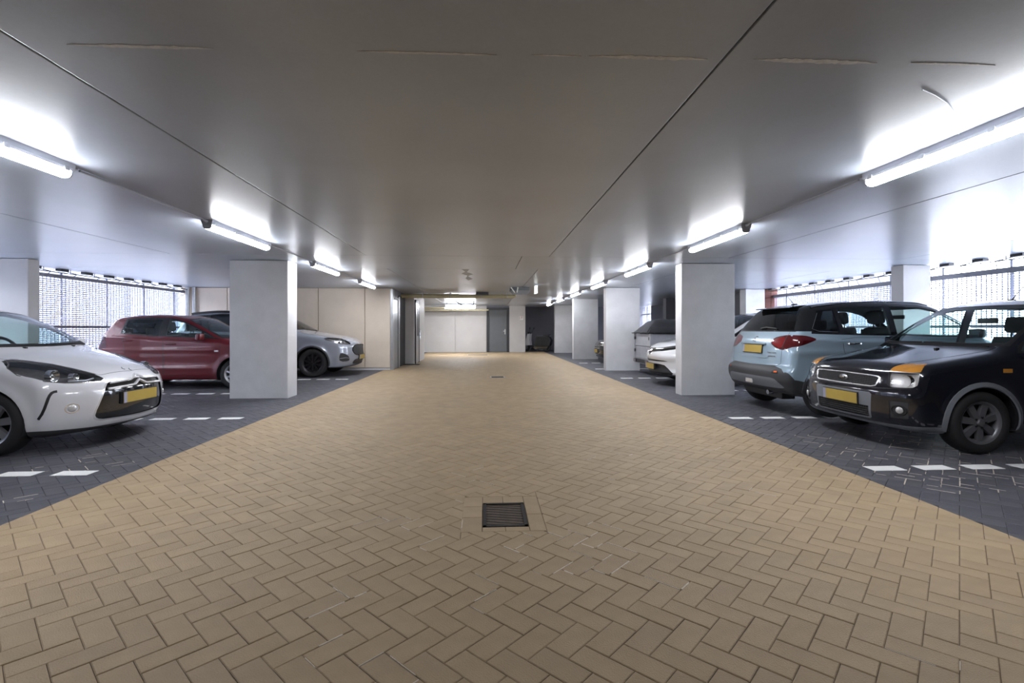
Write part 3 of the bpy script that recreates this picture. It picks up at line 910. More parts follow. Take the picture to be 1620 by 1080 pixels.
def surf_net(fn, lo, hi, h):
    n = [int(math.ceil((hi[i] - lo[i]) / h)) + 1 for i in range(3)]
    ax = [lo[i] + h * np.arange(n[i]) for i in range(3)]
    X, Y, Z = np.meshgrid(*ax, indexing='ij')
    V = fn(X, Y, Z); ins = V < 0
    cs = tuple(k - 1 for k in n)
    acc = np.zeros(cs + (3,)); cnt = np.zeros(cs)
    corners = [(i, j, k) for i in (0, 1) for j in (0, 1) for k in (0, 1)]
    def sl(c): return tuple(slice(c[a], c[a] + cs[a]) for a in range(3))
    for c0 in corners:
        for a in range(3):
            if c0[a]: continue
            c1 = list(c0); c1[a] = 1
            va, vb = V[sl(c0)], V[sl(c1)]
            cr = (va < 0) != (vb < 0)
            t = np.where(cr, va / np.where(cr, va - vb, 1), 0)
            pos = np.zeros(cs + (3,)); pos[...] = c0; pos[..., a] += t
            acc += pos * cr[..., None]; cnt += cr
    act = cnt > 0
    idx = -np.ones(cs, dtype=int); idx[act] = np.arange(act.sum())
    base = np.stack(np.nonzero(act), 1)
    P = (base + acc[act] / cnt[act][:, None]) * h + np.array(lo)
    faces = []
    for a in range(3):
        b, c = (a + 1) % 3, (a + 2) % 3
        s0 = [slice(None)] * 3; s1 = [slice(None)] * 3
        s0[a] = slice(0, n[a] - 1); s1[a] = slice(1, n[a])
        cr = ins[tuple(s0)] != ins[tuple(s1)]
        e = np.stack(np.nonzero(cr), 1)
        ok = (e[:, b] > 0) & (e[:, c] > 0) & (e[:, b] < n[b] - 1) & (e[:, c] < n[c] - 1)
        e = e[ok]
        sgn = ins[tuple(s0)][tuple(e.T)]
        q = []
        for (db, dc) in ((-1, -1), (0, -1), (0, 0), (-1, 0)):
            ee = e.copy(); ee[:, b] += db; ee[:, c] += dc
            q.append(idx[tuple(ee.T)])
        q = np.stack(q, 1)
        q[~sgn] = q[~sgn][:, ::-1]
        faces.append(q)
    return P, np.concatenate(faces)

def in_poly(P, a, b):
    c = False; n = len(P); j = n - 1
    for i in range(n):
        if (P[i][1] > b) != (P[j][1] > b) and a < (P[j][0] - P[i][0]) * (b - P[i][1]) / (P[j][1] - P[i][1]) + P[i][0]:
            c = not c
        j = i
    return c

VIEW = {'side': (0, 2), 'front': (1, 2), 'rear': (1, 2), 'top': (0, 1)}
FILT = {'side': lambda c, n: n.y > .3, 'front': lambda c, n: n.x < -.12, 'rear': lambda c, n: n.x > .12, 'top': lambda c, n: n.z > .25}

def knife(bm, lay, view, poly, code, filt=None):
    ia, ib = VIEW[view]; flt = filt or FILT[view]
    A0, A1 = min(p[0] for p in poly), max(p[0] for p in poly); B0, B1 = min(p[1] for p in poly), max(p[1] for p in poly)
    e_ = .002
    faces = []
    for f in bm.faces:
        c = f.calc_center_median()
        if c[ia] < A0 - .12 or c[ia] > A1 + .12 or c[ib] < B0 - .12 or c[ib] > B1 + .12: continue
        if flt(c, f.normal): faces.append(f)
    fs = set(faces)
    n = len(poly)
    for i in range(n):
        p, q = poly[i], poly[(i + 1) % n]
        a0, a1 = min(p[0], q[0]) - e_, max(p[0], q[0]) + e_; b0, b1 = min(p[1], q[1]) - e_, max(p[1], q[1]) + e_
        d = (q[0] - p[0], q[1] - p[1])
        if math.hypot(*d) < 1e-5: continue
        sub = []
        for f in fs:
            aa = [v.co[ia] for v in f.verts]
            if max(aa) < a0 or min(aa) > a1: continue
            bb = [v.co[ib] for v in f.verts]
            if max(bb) < b0 or min(bb) > b1: continue
            sub.append(f)
        if not sub: continue
        co = [0, 0, 0]; co[ia], co[ib] = p
        no = [0, 0, 0]; no[ia], no[ib] = -d[1], d[0]
        ge = set(sub)
        for f in sub:
            ge.update(f.edges); ge.update(f.verts)
        r = bmesh.ops.bisect_plane(bm, geom=list(ge), dist=1e-5, plane_co=co, plane_no=no)
        fs.update(g for g in r['geom'] if isinstance(g, bmesh.types.BMFace))
        fs = {f for f in fs if f.is_valid}
    for f in fs:
        c = f.calc_center_median()
        if in_poly(poly, c[ia], c[ib]): f[lay] = code

def face_mesh(B, name, polys, material, parent, offset=0.0, sides=(1, -1), flip=False, smooth=True):
    """mesh object from a list of (index list, coords); mirrored copies for the given sides"""
    V, Fc = polys
    if len(Fc) == 0: return None
    nv = B.normal(V)
    allv, allf, alln = [], [], []
    for sg in sides:
        v = V + nv * offset; v = v * np.array([1, sg, 1]); nn = nv * np.array([1, sg, 1])
        k = sum(len(a) for a in allv)
        fl = (sg < 0) != flip
        allf += [tuple(i + k for i in (f[::-1] if fl else f)) for f in Fc]
        allv.append(v); alln.append(-nn if flip else nn)
    v = np.concatenate(allv); nn = np.concatenate(alln)
    o = mesh_obj(name, v.tolist(), allf, material, parent, True)
    o.data.normals_split_custom_set_from_vertices(nn.tolist())
    return o

def strip_on(B, view, pts, name, material, parent, width=.008, thick=.002, closed=False, sg=1, lift=0.0, dens=.04):
    P = []
    n = len(pts)
    for i in range(n if closed else n - 1):
        a, b = pts[i], pts[(i + 1) % n]
        k = max(1, int(math.hypot(b[0] - a[0], b[1] - a[1]) / dens))
        for t in range(k): P.append((a[0] + (b[0] - a[0]) * t / k, a[1] + (b[1] - a[1]) * t / k))
    if not closed: P.append(pts[-1])
    Q = B.projs(view, P, sg)
    N_ = B.normal(np.array(Q))
    Q = [q + n_ * lift for q, n_ in zip(Q, N_)]
    return MB().ribbon(Q, N_, width, thick, closed).build(name, material, parent, True)

def blob_on(B, view, a, b, name, material, parent, rad, depth, sg=1, n=20, lift=0.0, ell=1.0):
    """round lens seated on the surface"""
    p = B.proj(view, a, b, sg); nn = Vector(B.normal(p)[0])
    u = Vector((0, 0, 1)).cross(nn).normalized(); w = nn.cross(u)
    m = MB(); rings = 5
    vs = []
    for i in range(rings + 1):
        q = i / rings * math.pi / 2
        for j in range(n):
            t = 2 * math.pi * j / n
            vs.append(Vector(p) + nn * (lift + depth * math.sin(q)) + (u * math.cos(t) * ell + w * math.sin(t)) * rad * math.cos(q))
    fs = []
    for i in range(rings):
        for j in range(n):
            j2 = (j + 1) % n
            fs.append((i * n + j, i * n + j2, (i + 1) * n + j2, (i + 1) * n + j))
    m.add(vs, fs)
    return m.build(name, material, parent, True)

def wheel(parent, s, y, r, sgn, width=.2, rim=.66, spokes=7, style='star', tread=True, mt='alloy', low=False):
    """tyre with rim, spokes and hub; outer face towards sgn*y"""
    k = rim * r
    o = MB().lathe([(k, -width * .42), (k + .018, -width * .5), (r - .035, -width * .52), (r - .010, -width * .44), (r, -width * .3), (r, width * .3), (r - .010, width * .44), (r - .035, width * .52), (k + .018, width * .5), (k, width * .42)], 28 if low else 48).build('wheel', M['rubber'], parent, True)
    o.location = (s, y - sgn * width * .5, r)
    rm = MB().lathe([(k + .002, -width * .42), (k - .01, -width * .2), (k * .86, -width * .05), (k * .86, width * .3), (k - .012, width * .40), (k + .006, width * .45)], 28 if low else 48).build('rim', M[mt], o, True)
    if sgn < 0: rm.rotation_euler = (0, 0, math.pi)
    MB().lathe([(.001, -.02), (k * .8, -.02), (k * .8, .0), (.001, .0)], 24).build('brake_disc', M['alloy_dark'], o)
    f = width * .36 * sgn
    sp = MB()
    for i in range(spokes):
        a = 2 * math.pi * i / spokes + .3
        ca_, sa_ = math.cos(a), math.sin(a)
        def pt(rad, tan, dep): return (rad * ca_ - tan * sa_, dep, rad * sa_ + tan * ca_)
        w0, w1 = (k * .13, k * .155) if style == 'star' else ((k * .07, k * .09) if style == 'thin' else (k * .20, k * .10))
        r0, r1 = k * .16, k * .93
        v = [pt(r0, -w0, f * 1.06), pt(r1, -w1, f * .95), pt(r1, w1, f * .95), pt(r0, w0, f * 1.06),
             pt(r0, -w0 * 1.2, f * .55), pt(r1, -w1 * 1.2, f * .55), pt(r1, w1 * 1.2, f * .55), pt(r0, w0 * 1.2, f * .55)]
        sp.add(v, [(0, 1, 2, 3), (0, 4, 5, 1), (3, 2, 6, 7), (1, 5, 6, 2), (0, 3, 7, 4), (4, 7, 6, 5)])
    sp.build('spokes', M[mt], o)
    hc = MB().lathe([(.001, .02), (k * .15, .018), (k * .2, 0), (k * .22, -.06)], 20, 'y').build('hub_cap', M[mt], o, True)
    hc.location = (0, f * 1.06, 0)
    if sgn < 0: hc.rotation_euler = (0, 0, math.pi)
    nb = MB()
    for i in range(5):
        a = 2 * math.pi * i / 5
        nb.lathe([(.001, .012 * sgn), (.010, .012 * sgn), (.010, -.02 * sgn)], 6, 'y', (k * .27 * math.cos(a), f * 1.02, k * .27 * math.sin(a)))
    nb.build('wheel_nuts', M['alloy_dark'], o)
    return o

def seat_set(root, S, low=False):
    """front seats with headrests, rear bench, dashboard, steering wheel, floor"""
    sx = S['seat_s']; zf = S.get('floor_z', .28); hw = S['W']
    hp = S.get('hip', .32)
    for sg in (-1, 1):
        y = sg * .36
        m = MB().box(sx - .25, sx + .25, y - .25, y + .25, zf + .1, zf + hp, .06)
        c = m.build('seat', M['seat'], root, True)
        m = MB(); 
        m.box(-.06, .06, -.24, .24, 0, .58, .05)
        b = m.build('backrest', M['seat'], c, True); b.location = (sx + .24, y, zf + hp - .06); b.rotation_euler = (0, .24, 0)
        hr = MB().box(-.05, .05, -.135, .135, 0, .2, .05).tube([(0, -.06, -.08), (0, -.06, .03)], .008, 6).tube([(0, .06, -.08), (0, .06, .03)], .008, 6).build('headrest', M['seat'], c, True)
        hr.location = (sx + .24 + .15, y, zf + hp + .55); hr.rotation_euler = (0, .15, 0)
    if not low:
        rs = S.get('rear_s', sx + .85)
        c = MB().box(rs - .25, rs + .25, -.6, .6, zf + .1, zf + hp, .06).build('rear_seat', M['seat'], root, True)
        b = MB().box(-.06, .06, -.6, .6, 0, .52, .05).build('backrest', M['seat'], c, True); b.location = (rs + .25, 0, zf + hp - .06); b.rotation_euler = (0, .28, 0)
        for y in (-.36, .36):
            h_ = MB().box(-.045, .045, -.12, .12, 0, .15, .04).build('headrest', M['seat'], c, True); h_.location = (rs + .41, y, zf + hp + .46)
    ds = S['dash_s']; dz = S['dash_z']
    P = [(ds - .30, dz - .02), (ds - .05, dz), (ds + .22, dz - .05), (ds + .30, dz - .14), (ds + .24, dz - .4), (ds - .30, dz - .4)]
    dw = S.get('dash_w', hw - .17)
    d = MB().prism([(p[0], p[1]) for p in P], 'y', -dw, dw).build('dashboard', M['interior'], root)
    if S.get('wheel_side', 1):
        y = -.36
        w = MB(); n = 28
        c0 = Vector((ds + .48, y, dz - .05)); ax = Vector((math.sin(.45) * -1, 0, math.cos(.45)))
        up = Vector((.42, 0, .9)).normalized(); rt = Vector((0, 1, 0))
        w.tube([c0 + (up * math.sin(2 * math.pi * i / n) + rt * math.cos(2 * math.pi * i / n)) * .185 for i in range(n)], .017, 8, True)
        w.tube([c0 - rt * .18, c0 + rt * .18], .02, 8).tube([c0, c0 - up * .18], .02, 8).tube([c0, c0 + Vector((-.35, 0, -.1))], .035, 8)
        w.build('steering_wheel', M['black'], root, True)
    MB().box(S.get('cab0', ds - .2), S.get('cab1', S['L'] - .25), -hw + .14, hw - .14, zf - .05, zf, .02).build('cabin_floor', M['interior'], root)
    if not low:
        MB().box(ds + .40, ds + .43, -.11, .11, dz + .27, dz + .33, .012).build('rear_mirror', M['black'], root)

def build_car(S, name, nose_x, yc, facing, label, group=None):
    """facing -1: nose towards -X; +1: nose towards +X"""
    root = empty(name, (nose_x, yc, 0), 0 if facing < 0 else math.pi)
    tag(root, label, 'car', group)
    B = Body(S); h = S.get('res', .034)
    P, Q = surf_net(B.f, (-.12, -.08, S.get('z0', .1) - .05), (S['L'] + .12, S['W'] + .16, S['H'] + .12), h)
    for _ in range(5):
        g = B.grad(P); v = B.f(P[:, 0], P[:, 1], P[:, 2])
        P = P - np.clip(v / np.maximum((g * g).sum(1), .2), -.03, .03)[:, None] * g
    bm = bmesh.new()
    vs = [bm.verts.new(p) for p in P.tolist()]
    for q in Q.tolist():
        if len(set(q)) == 4:
            try: bm.faces.new([vs[i] for i in q])
            except ValueError: pass
    bmesh.ops.bisect_plane(bm, geom=list(bm.verts) + list(bm.edges) + list(bm.faces), dist=1e-4, plane_co=(0, 0, 0), plane_no=(0, -1, 0), clear_outer=True)
    for v in bm.verts:
        if v.co.y < .002: v.co.y = 0
    loose = [v for v in bm.verts if not v.link_faces]
    bmesh.ops.delete(bm, geom=loose, context='VERTS')
    bm.normal_update()
    lay = bm.faces.layers.int.new('part')
    codes = {'body': 0}
    opts = {0: dict(name='body', mat=S['paint'])}
    # feature list: (key, view, polygon, rounding, dict(name, mat, paired, offset, delete, filt))
    for (key, view, poly, rnd, op) in S['feat']:
        if key not in codes:
            codes[key] = len(codes); opts[codes[key]] = op
        if view == 'top': poly = [(a, -.35 if b < 0 else b) for a, b in poly]
        elif view != 'side': poly = [(-.35 if a < 0 else a, b) for a, b in poly]
        knife(bm, lay, view, chaikin(poly, rnd) if rnd else poly, codes[key], op.get('filt'))
    for (sw, zw, ra) in S['arch']:
        codes['arch'] = codes.get('arch', len(codes)); opts[codes['arch']] = dict(delete=True)
        poly = [(sw + ra * math.cos(math.pi * i / 20 * 1.0), zw + ra * math.sin(math.pi * i / 20)) for i in range(21)] + [(sw - ra, -.3), (sw + ra, -.3)]
        poly = [(sw + ra * math.cos(math.pi * 2 * i / 40), zw + ra * math.sin(math.pi * 2 * i / 40)) for i in range(40)]
        knife(bm, lay, 'side', poly, codes['arch'], lambda c, n: n.y > .2 and c.y > S['W'] * .6)
        knife(bm, lay, 'side', [(sw - ra, zw), (sw - ra, -.1), (sw + ra, -.1), (sw + ra, zw)], codes['arch'], lambda c, n: n.y > .2 and c.y > S['W'] * .6)
    bm.verts.index_update()
    co = np.array([v.co[:] for v in bm.verts])
    by = {}
    for f in bm.faces:
        by.setdefault(f[lay], []).append([v.index for v in f.verts])
    bm.free()
    parts = {}
    def sub(fl):
        used = sorted({i for f in fl for i in f}); mp = {u: k for k, u in enumerate(used)}
        return co[used], [[mp[i] for i in f] for f in fl]
    order = sorted(by)
    for c in order:
        op = opts[c]
        if op.get('delete'): continue
        pl = sub(by[c])
        mt = M[op['mat']]
        par = parts.get(op.get('under'), root) if op.get('under') else root
        if isinstance(par, dict): par = par[1]
        if op.get('paired'):
            d = {}
            for sg in (1, -1):
                pp = parts[op['under']][sg] if op.get('under') and isinstance(parts.get(op['under']), dict) else par
                d[sg] = face_mesh(B, op['name'], pl, mt, pp, op.get('offset', 0), (sg,))
                if op.get('label'): d[sg]['label'] = op['label']
                if op.get('bowl'):
                    face_mesh(B, 'reflector', pl, M[op.get('bowl_mat', 'reflector')], d[sg], -op['bowl'], (sg,))
            parts[[k for k, v in codes.items() if v == c][0]] = d
        else:
            o = face_mesh(B, op['name'], pl, mt, par, op.get('offset', 0))
            if op.get('label'): o['label'] = op['label']
            if op.get('bowl'):
                face_mesh(B, 'reflector', pl, M[op.get('bowl_mat', 'reflector')], o, -op['bowl'])
            parts[[k for k, v in codes.items() if v == c][0]] = o
    # interior lining follows every opaque panel
    lf = []
    for c in order:
        if not opts[c].get('delete') and not opts[c].get('open'): lf += by[c]
    face_mesh(B, 'interior_lining', sub(lf), M['lining'], parts.get('body', root), -.03, flip=True)
    # wheels and arch liners
    for (sw, zw, ra), (ws, wy, wr, wkw) in zip(S['arch'], S['wheels']):
        for sg in (-1, 1):
            wheel(root, ws, sg * wy, wr, sg, **wkw)
            m = MB()
            n = 24; y1 = float(B.W(np.array(sw), np.array(zw + ra * .9))) - .012; y0 = wy - .36
            zl = S.get('z0', .15) + .03
            for q in range(n + 1):
                t_ = -.35 + (math.pi + .7) * q / n
                for (rad, yy) in ((ra + .002, y1), (ra + .002, y0), (.02, y0)):
                    m.v.append((sw + rad * math.cos(t_), yy, max(zw + rad * math.sin(t_), zl)))
            for q in range(n):
                for j in range(2):
                    m.f.append((q * 3 + j, q * 3 + j + 1, q * 3 + j + 4, q * 3 + j + 3))
            o = m.build('wheel_arch_liner', M['black'], root, True, fix=False)
            if sg < 0: o.scale = (1, -1, 1)
            if S.get('lip'):
                pts = [(sw + (ra + S['lip'][0] * .4) * math.cos(t), zw + (ra + S['lip'][0] * .4) * math.sin(t)) for t in np.linspace(S.get('lip_a', -.35), math.pi - S.get('lip_a', -.35), 26)]
                strip_on(B, 'side', pts, 'wheel_arch_trim', M[S['lip'][1]], root, S['lip'][0], .006, sg=sg)
    MB().box(.3, S['L'] - .3, -S['W'] + .25, S['W'] - .25, S.get('z0', .15) + .02, S.get('z0', .15) + .08).build('underbody', M['black'], root)
    if S.get('seat_s'): seat_set(root, S, S.get('low', False))
    return root, B, parts

def seams(B, root, lists, mt='black', w=.006):
    for (view, pts, closed, both) in lists:
        for sg in ((1, -1) if both else (1,)):
            pp = pts if (view == 'side' or sg > 0) else [(p[0], -p[1]) if view == 'top' else (-p[0], p[1]) for p in pts]
            strip_on(B, view, pp, 'panel_gap', M[mt], root, w, .0012, closed, sg)

def plate(B, root, view, z, w=.52, hh=.112, tilt=None, back=.0, y=0):
    p = B.proj(view, y, z); n = Vector(B.normal(p)[0]); n.y = 0; n.normalize()
    if tilt is not None: n = Vector((math.cos(tilt) * (-1 if view == 'front' else 1), 0, math.sin(tilt)))
    u = Vector((0, 1, 0)); w_ = n.cross(u)
    if w_.z < 0: w_ = -w_
    c = Vector(p) + n * back
    def slab(y0, y1, z0, z1, d0, d1, nm, mt, par):
        v = [c + u * a + w_ * b + n * d for d in (d0, d1) for b in (z0, z1) for a in (y0, y1)]
        o = MB().add(v, [(0, 2, 3, 1), (4, 5, 7, 6), (0, 1, 5, 4), (2, 6, 7, 3), (0, 4, 6, 2), (1, 3, 7, 5)]).build(nm, M[mt], par)
        return o
    hld = slab(-w / 2 - .008, w / 2 + .008, -hh / 2 - .008, hh / 2 + .008, -.02, .008, 'plate_holder', 'black', root)
    pl = slab(-w / 2, w / 2, -hh / 2, hh / 2, .008, .013, 'license_plate', 'plate', root)
    pl['label'] = 'yellow license plate'
    sd = -1 if view == 'rear' else 1
    slab(min(sd * w / 2, sd * (w / 2 - .045)), max(sd * w / 2, sd * (w / 2 - .045)), -hh / 2, hh / 2, .013, .0135, 'plate_band', 'plate_blue', pl)
    return pl

def mirror(B, root, s, z, mt, out=.13, size=(.10, .17, .13)):
    for sg in (1, -1):
        p = B.side(s, z, sg)
        o = MB().box(-size[0] / 2, size[0] / 2, 0, size[1], -size[2] / 2, size[2] / 2, .035).build('wing_mirror', M[mt], root, True)
        o.location = (p[0] - .02, p[1] + sg * .055 - (size[1] if sg < 0 else 0), z + .04)
        MB().box(size[0] / 2 - .004, size[0] / 2 + .002, .02, size[1] - .02, -size[2] / 2 + .02, size[2] / 2 - .02, .002).build('mirror_glass', M['chrome'], o)
        MB().box(-.03, .03, (-.09 if sg > 0 else size[1] - .03), (.03 if sg > 0 else size[1] + .09), -size[2] / 2 - .005, -size[2] / 2 + .03, .008).build('mirror_foot', M['black'], o)

def handle(B, root, s, z, mt='chrome', w=.2):
    for sg in (1, -1):
        P = []
        for t in (-.5, -.3, 0, .3, .5):
            p = B.side(s + t * w, z, sg); n = B.normal(p)[0]
            P.append(p + n * (.003 if abs(t) == .5 else .03))
        MB().tube(P, [.008, .013, .014, .013, .008], 8).build('door_handle', M[mt], root, True)

def antenna(root, p, d, ln, base=.03):
    a = Vector(p); b = a + Vector(d).normalized() * ln
    o = MB().tube([a, a + (b - a) * .3, b], [.007, .004, .002], 6).build('antenna', M['black'], root)
    MB().box(a.x - .035, a.x + .035, a.y - .025, a.y + .025, a.z - .012, a.z + .012, .008).build('antenna_base', M['black'], o, True)
# ---- outline helpers that read the body shape
def side_edges(B, ss, lim=.60):
    """height at which the side of the greenhouse turns into the roof, for each s"""
    ss = np.asarray(ss, float); zs = np.arange(.02, .75, .01)
    Zg = np.array([float(B.belt(s)) for s in ss])[:, None] + zs[None]
    G = np.stack([np.repeat(ss, len(zs)), Zg.ravel()], 1)
    P = B.projs('side', G); N_ = B.normal(P)
    bad = ((N_[:, 1] < lim) | (P[:, 1] < .2) | (G[:, 1] > B.S['H'])).reshape(len(ss), -1)
    bad[:, -1] = True
    k = np.argmax(bad, 1)
    return Zg[np.arange(len(ss)), np.maximum(k - 1, 0)]

def side_glass(B, s0, s1, off=.03, m=.03, back=0.0, front=0.0, n=12, foot=0.0):
    """outline of a side window between s0 and s1 (at the sill); back/front rake the ends"""
    zb = lambda s: float(B.belt(s)) + off
    ss = [s0 + front + (s1 + back - s0 - front) * i / n for i in range(n + 1)]
    top = [(s, float(z) - m) for s, z in zip(ss, side_edges(B, ss)) if z - m > zb(s) + .005]
    bot = [(s0 + (s1 - s0) * i / 6, zb(s0 + (s1 - s0) * i / 6)) for i in range(7)]
    return bot + top[::-1]

def end_glass(B, view, z0, z1, m=.05, lim=.28, n=8, y0=-.05, bow=0.0):
    """outline (y,z) of windscreen or rear window between two heights"""
    zs = [z0 + (z1 - z0) * i / n for i in range(n + 1)]; ys = np.arange(.1, 1.0, .015)
    G = np.array([(y, z) for z in zs for y in ys])
    N_ = B.normal(B.projs(view, G))
    bad = (((N_[:, 0] if view == 'rear' else -N_[:, 0]) < lim) | (np.abs(N_[:, 1]) > .62)).reshape(len(zs), -1)
    bad[:, -1] = True
    k = np.maximum(np.argmax(bad, 1) - 1, 0)
    R = [(max(float(ys[q]) - m, .1), z) for q, z in zip(k, zs)]
    return [(y0, z0 - bow)] + [(R[0][0] * .6, z0 - bow * .5)] + R + [(y0, z1 + .004)]

SPEC = {}
SPEC['ds'] = dict(
    L=3.95, W=.857, H=1.46, z0=.17, paint='paint_white', mid=2.4, res=.03,
    top=[(-.4, .50), (0., .66), (.08, .725), (.25, .795), (.6, .905), (.85, .97), (.97, 1.02), (1.33, 1.24), (1.68, 1.39), (1.95, 1.45), (2.4, 1.468), (2.9, 1.44), (3.4, 1.385), (3.6, 1.31), (3.8, 1.06), (3.95, .9), (4.4, .8)],
    front=[(0, .2), (.14, .12), (.2, .055), (.3, .015), (.42, 0), (.55, .0), (.66, .03), (.74, .10), (.9, .3), (1.4, .9)],
    rear=[(0, .2), (.2, .08), (.45, 0), (.7, .01), (.95, .06), (1.2, .18), (1.5, .45)],
    plan=[(-.2, .80), (.3, .832), (.8, .857), (3.1, .857), (3.6, .825), (4.2, .76)],
    belt=[(0, .78), (.4, .85), (.8, .915), (1.2, .95), (4, 1.0)], bot=[(0, .19), (.35, .165), (3.6, .17), (3.95, .27)],
    lo=[(0, .13), (.16, .06), (.26, .02), (.4, .004), (.6, 0), (.8, .004), (1.0, .012), (1.6, .012)],
    arch=[(.83, .31, .345), (3.29, .31, .345)], flare=.022, shoulder=.02, hoodwrap=.32, wrap=(.25, .12), fplan=(.34, 2.4), crown=.05,
    wheels=[(.83, .842, .31, dict(spokes=7, style='star', rim=.67)), (3.29, .842, .31, dict(spokes=7, style='star', rim=.67))],
    seat_s=2.05, dash_s=1.28, dash_z=.98, feat=[])
SPEC['fusion'] = dict(
    L=4.02, W=.86, H=1.545, z0=.2, paint='paint_black', mid=2.5, res=.03,
    top=[(-.4, .70), (0., .785), (.06, .825), (.2, .865), (.6, .94), (.90, 1.0), (.99, 1.04), (1.38, 1.30), (1.66, 1.455), (1.88, 1.515), (2.4, 1.542), (3.2, 1.53), (3.7, 1.49), (3.82, 1.43), (3.93, 1.05), (4.0, .95), (4.4, .8)],
    front=[(0, .2), (.15, .12), (.22, .05), (.32, .01), (.45, 0), (.57, .0), (.62, .03), (.70, .042), (.78, .065), (.84, .11), (.95, .32), (1.4, 1.0)],
    rear=[(0, .2), (.2, .08), (.45, 0), (.6, 0), (.66, .06), (.95, .09), (1.2, .14), (1.5, .28)],
    plan=[(-.2, .81), (.3, .835), (.8, .855), (3.2, .86), (3.7, .835), (4.2, .79)],
    belt=[(0, .80), (.5, .88), (1.1, .955), (4, 1.0)], bot=[(0, .22), (.35, .19), (3.6, .2), (4.0, .3)],
    lo=[(0, .12), (.18, .05), (.28, .015), (.4, .0), (.7, 0), (.95, .008), (1.6, .008)],
    arch=[(.78, .30, .35), (3.265, .30, .35)], flare=.025, shoulder=.015, tumble=(.24, .16), hoodwrap=.12, wrap=(.22, .10), fplan=(.17, 3.2), rplan=(.12, 3), crown=.04,
    wheels=[(.78, .85, .303, dict(spokes=7, style='star', rim=.66, mt='alloy_grey')), (3.265, .85, .303, dict(spokes=7, style='star', rim=.66, mt='alloy_grey'))],
    lip=(.055, 'grey_trim'), seat_s=2.1, dash_s=1.32, dash_z=.99, feat=[])
SPEC['vitara'] = dict(
    L=4.175, W=.888, H=1.60, z0=.24, paint='paint_blue', mid=2.5, res=.032,
    top=[(-.4, .7), (0., .84), (.08, .93), (.3, 1.0), (.8, 1.06), (1.04, 1.10), (1.43, 1.36), (1.74, 1.525), (1.98, 1.585), (2.5, 1.608), (3.2, 1.595), (3.6, 1.55), (3.74, 1.50), (3.92, 1.27), (4.05, 1.07), (4.12, 1.0), (4.5, .9)],
    front=[(0, .25), (.2, .12), (.3, .04), (.5, 0), (.8, .02), (.95, .1), (1.2, .5)],
    rear=[(0, .25), (.24, .15), (.34, .06), (.48, 0), (.60, .0), (.66, .055), (.9, .075), (1.05, .10), (1.3, .26), (1.6, .5)],
    plan=[(-.2, .83), (.3, .865), (.8, .888), (3.4, .888), (3.9, .86), (4.3, .81)],
    belt=[(0, .9), (.6, 1.0), (1.2, 1.04), (3.3, 1.075), (3.6, 1.09), (4.2, 1.09)], bot=[(0, .3), (.35, .24), (3.7, .24), (4.0, .30), (4.175, .34)],
    lo=[(0, .12), (.22, .06), (.34, .02), (.5, .0), (.75, .006), (1.0, .006), (1.7, .006)],
    arch=[(.915, .34, .385), (3.46, .34, .385)], flare=.022, shoulder=.03, tumble=(.25, .2), wrap=(.2, .10), rplan=(.11, 3.2), rtaper=.22, crown=.05,
    crease=[(.88, 1.0, 4.2, .012, .05)],
    wheels=[(.915, .878, .335, dict(spokes=5, style='five', rim=.66)), (3.46, .878, .335, dict(spokes=5, style='five', rim=.66))],
    lip=(.06, 'trim'), seat_s=2.05, dash_s=1.38, dash_z=1.08, hip=.38, floor_z=.34, feat=[])
SPEC['red'] = dict(
    L=3.58, W=.84, H=1.49, z0=.18, paint='paint_red', mid=2.15, res=.036,
    top=[(-.4, .62), (0., .74), (.08, .80), (.3, .87), (.7, .97), (.88, 1.02), (1.32, 1.25), (1.7, 1.42), (2.0, 1.48), (2.35, 1.495), (2.8, 1.475), (3.08, 1.44), (3.2, 1.38), (3.42, 1.10), (3.52, .98), (3.9, .85)],
    front=[(0, .25), (.18, .1), (.3, .03), (.5, 0), (.7, .03), (.8, .1), (1.0, .5)],
    rear=[(0, .2), (.2, .08), (.4, 0), (.6, .0), (.8, .03), (1.05, .12), (1.3, .27), (1.5, .42)],
    plan=[(-.2, .78), (.3, .81), (.8, .84), (2.8, .84), (3.3, .80), (3.8, .74)],
    belt=[(0, .85), (.6, .93), (1.2, .97), (2.4, 1.02), (3.1, 1.08), (3.8, 1.12)], bot=[(0, .22), (.35, .18), (3.5, .18), (3.8, .28)],
    lo=[(0, .12), (.18, .05), (.28, .015), (.4, .005), (.52, .015), (.66, 0), (.85, .0), (1.0, .01), (1.6, .01)],
    arch=[(.74, .30, .34), (3.02, .30, .34)], flare=.02, shoulder=.02, wrap=(.2, .1), tumble=(.26, .2),
    crease=[(.78, .9, 3.7, .012, .04), (.42, 1.1, 2.9, .010, .04)],
    wheels=[(.74, .825, .30, dict(spokes=9, style='thin', rim=.66)), (3.02, .825, .30, dict(spokes=9, style='thin', rim=.66))],
    seat_s=1.85, dash_s=1.2, dash_z=.99, feat=[])
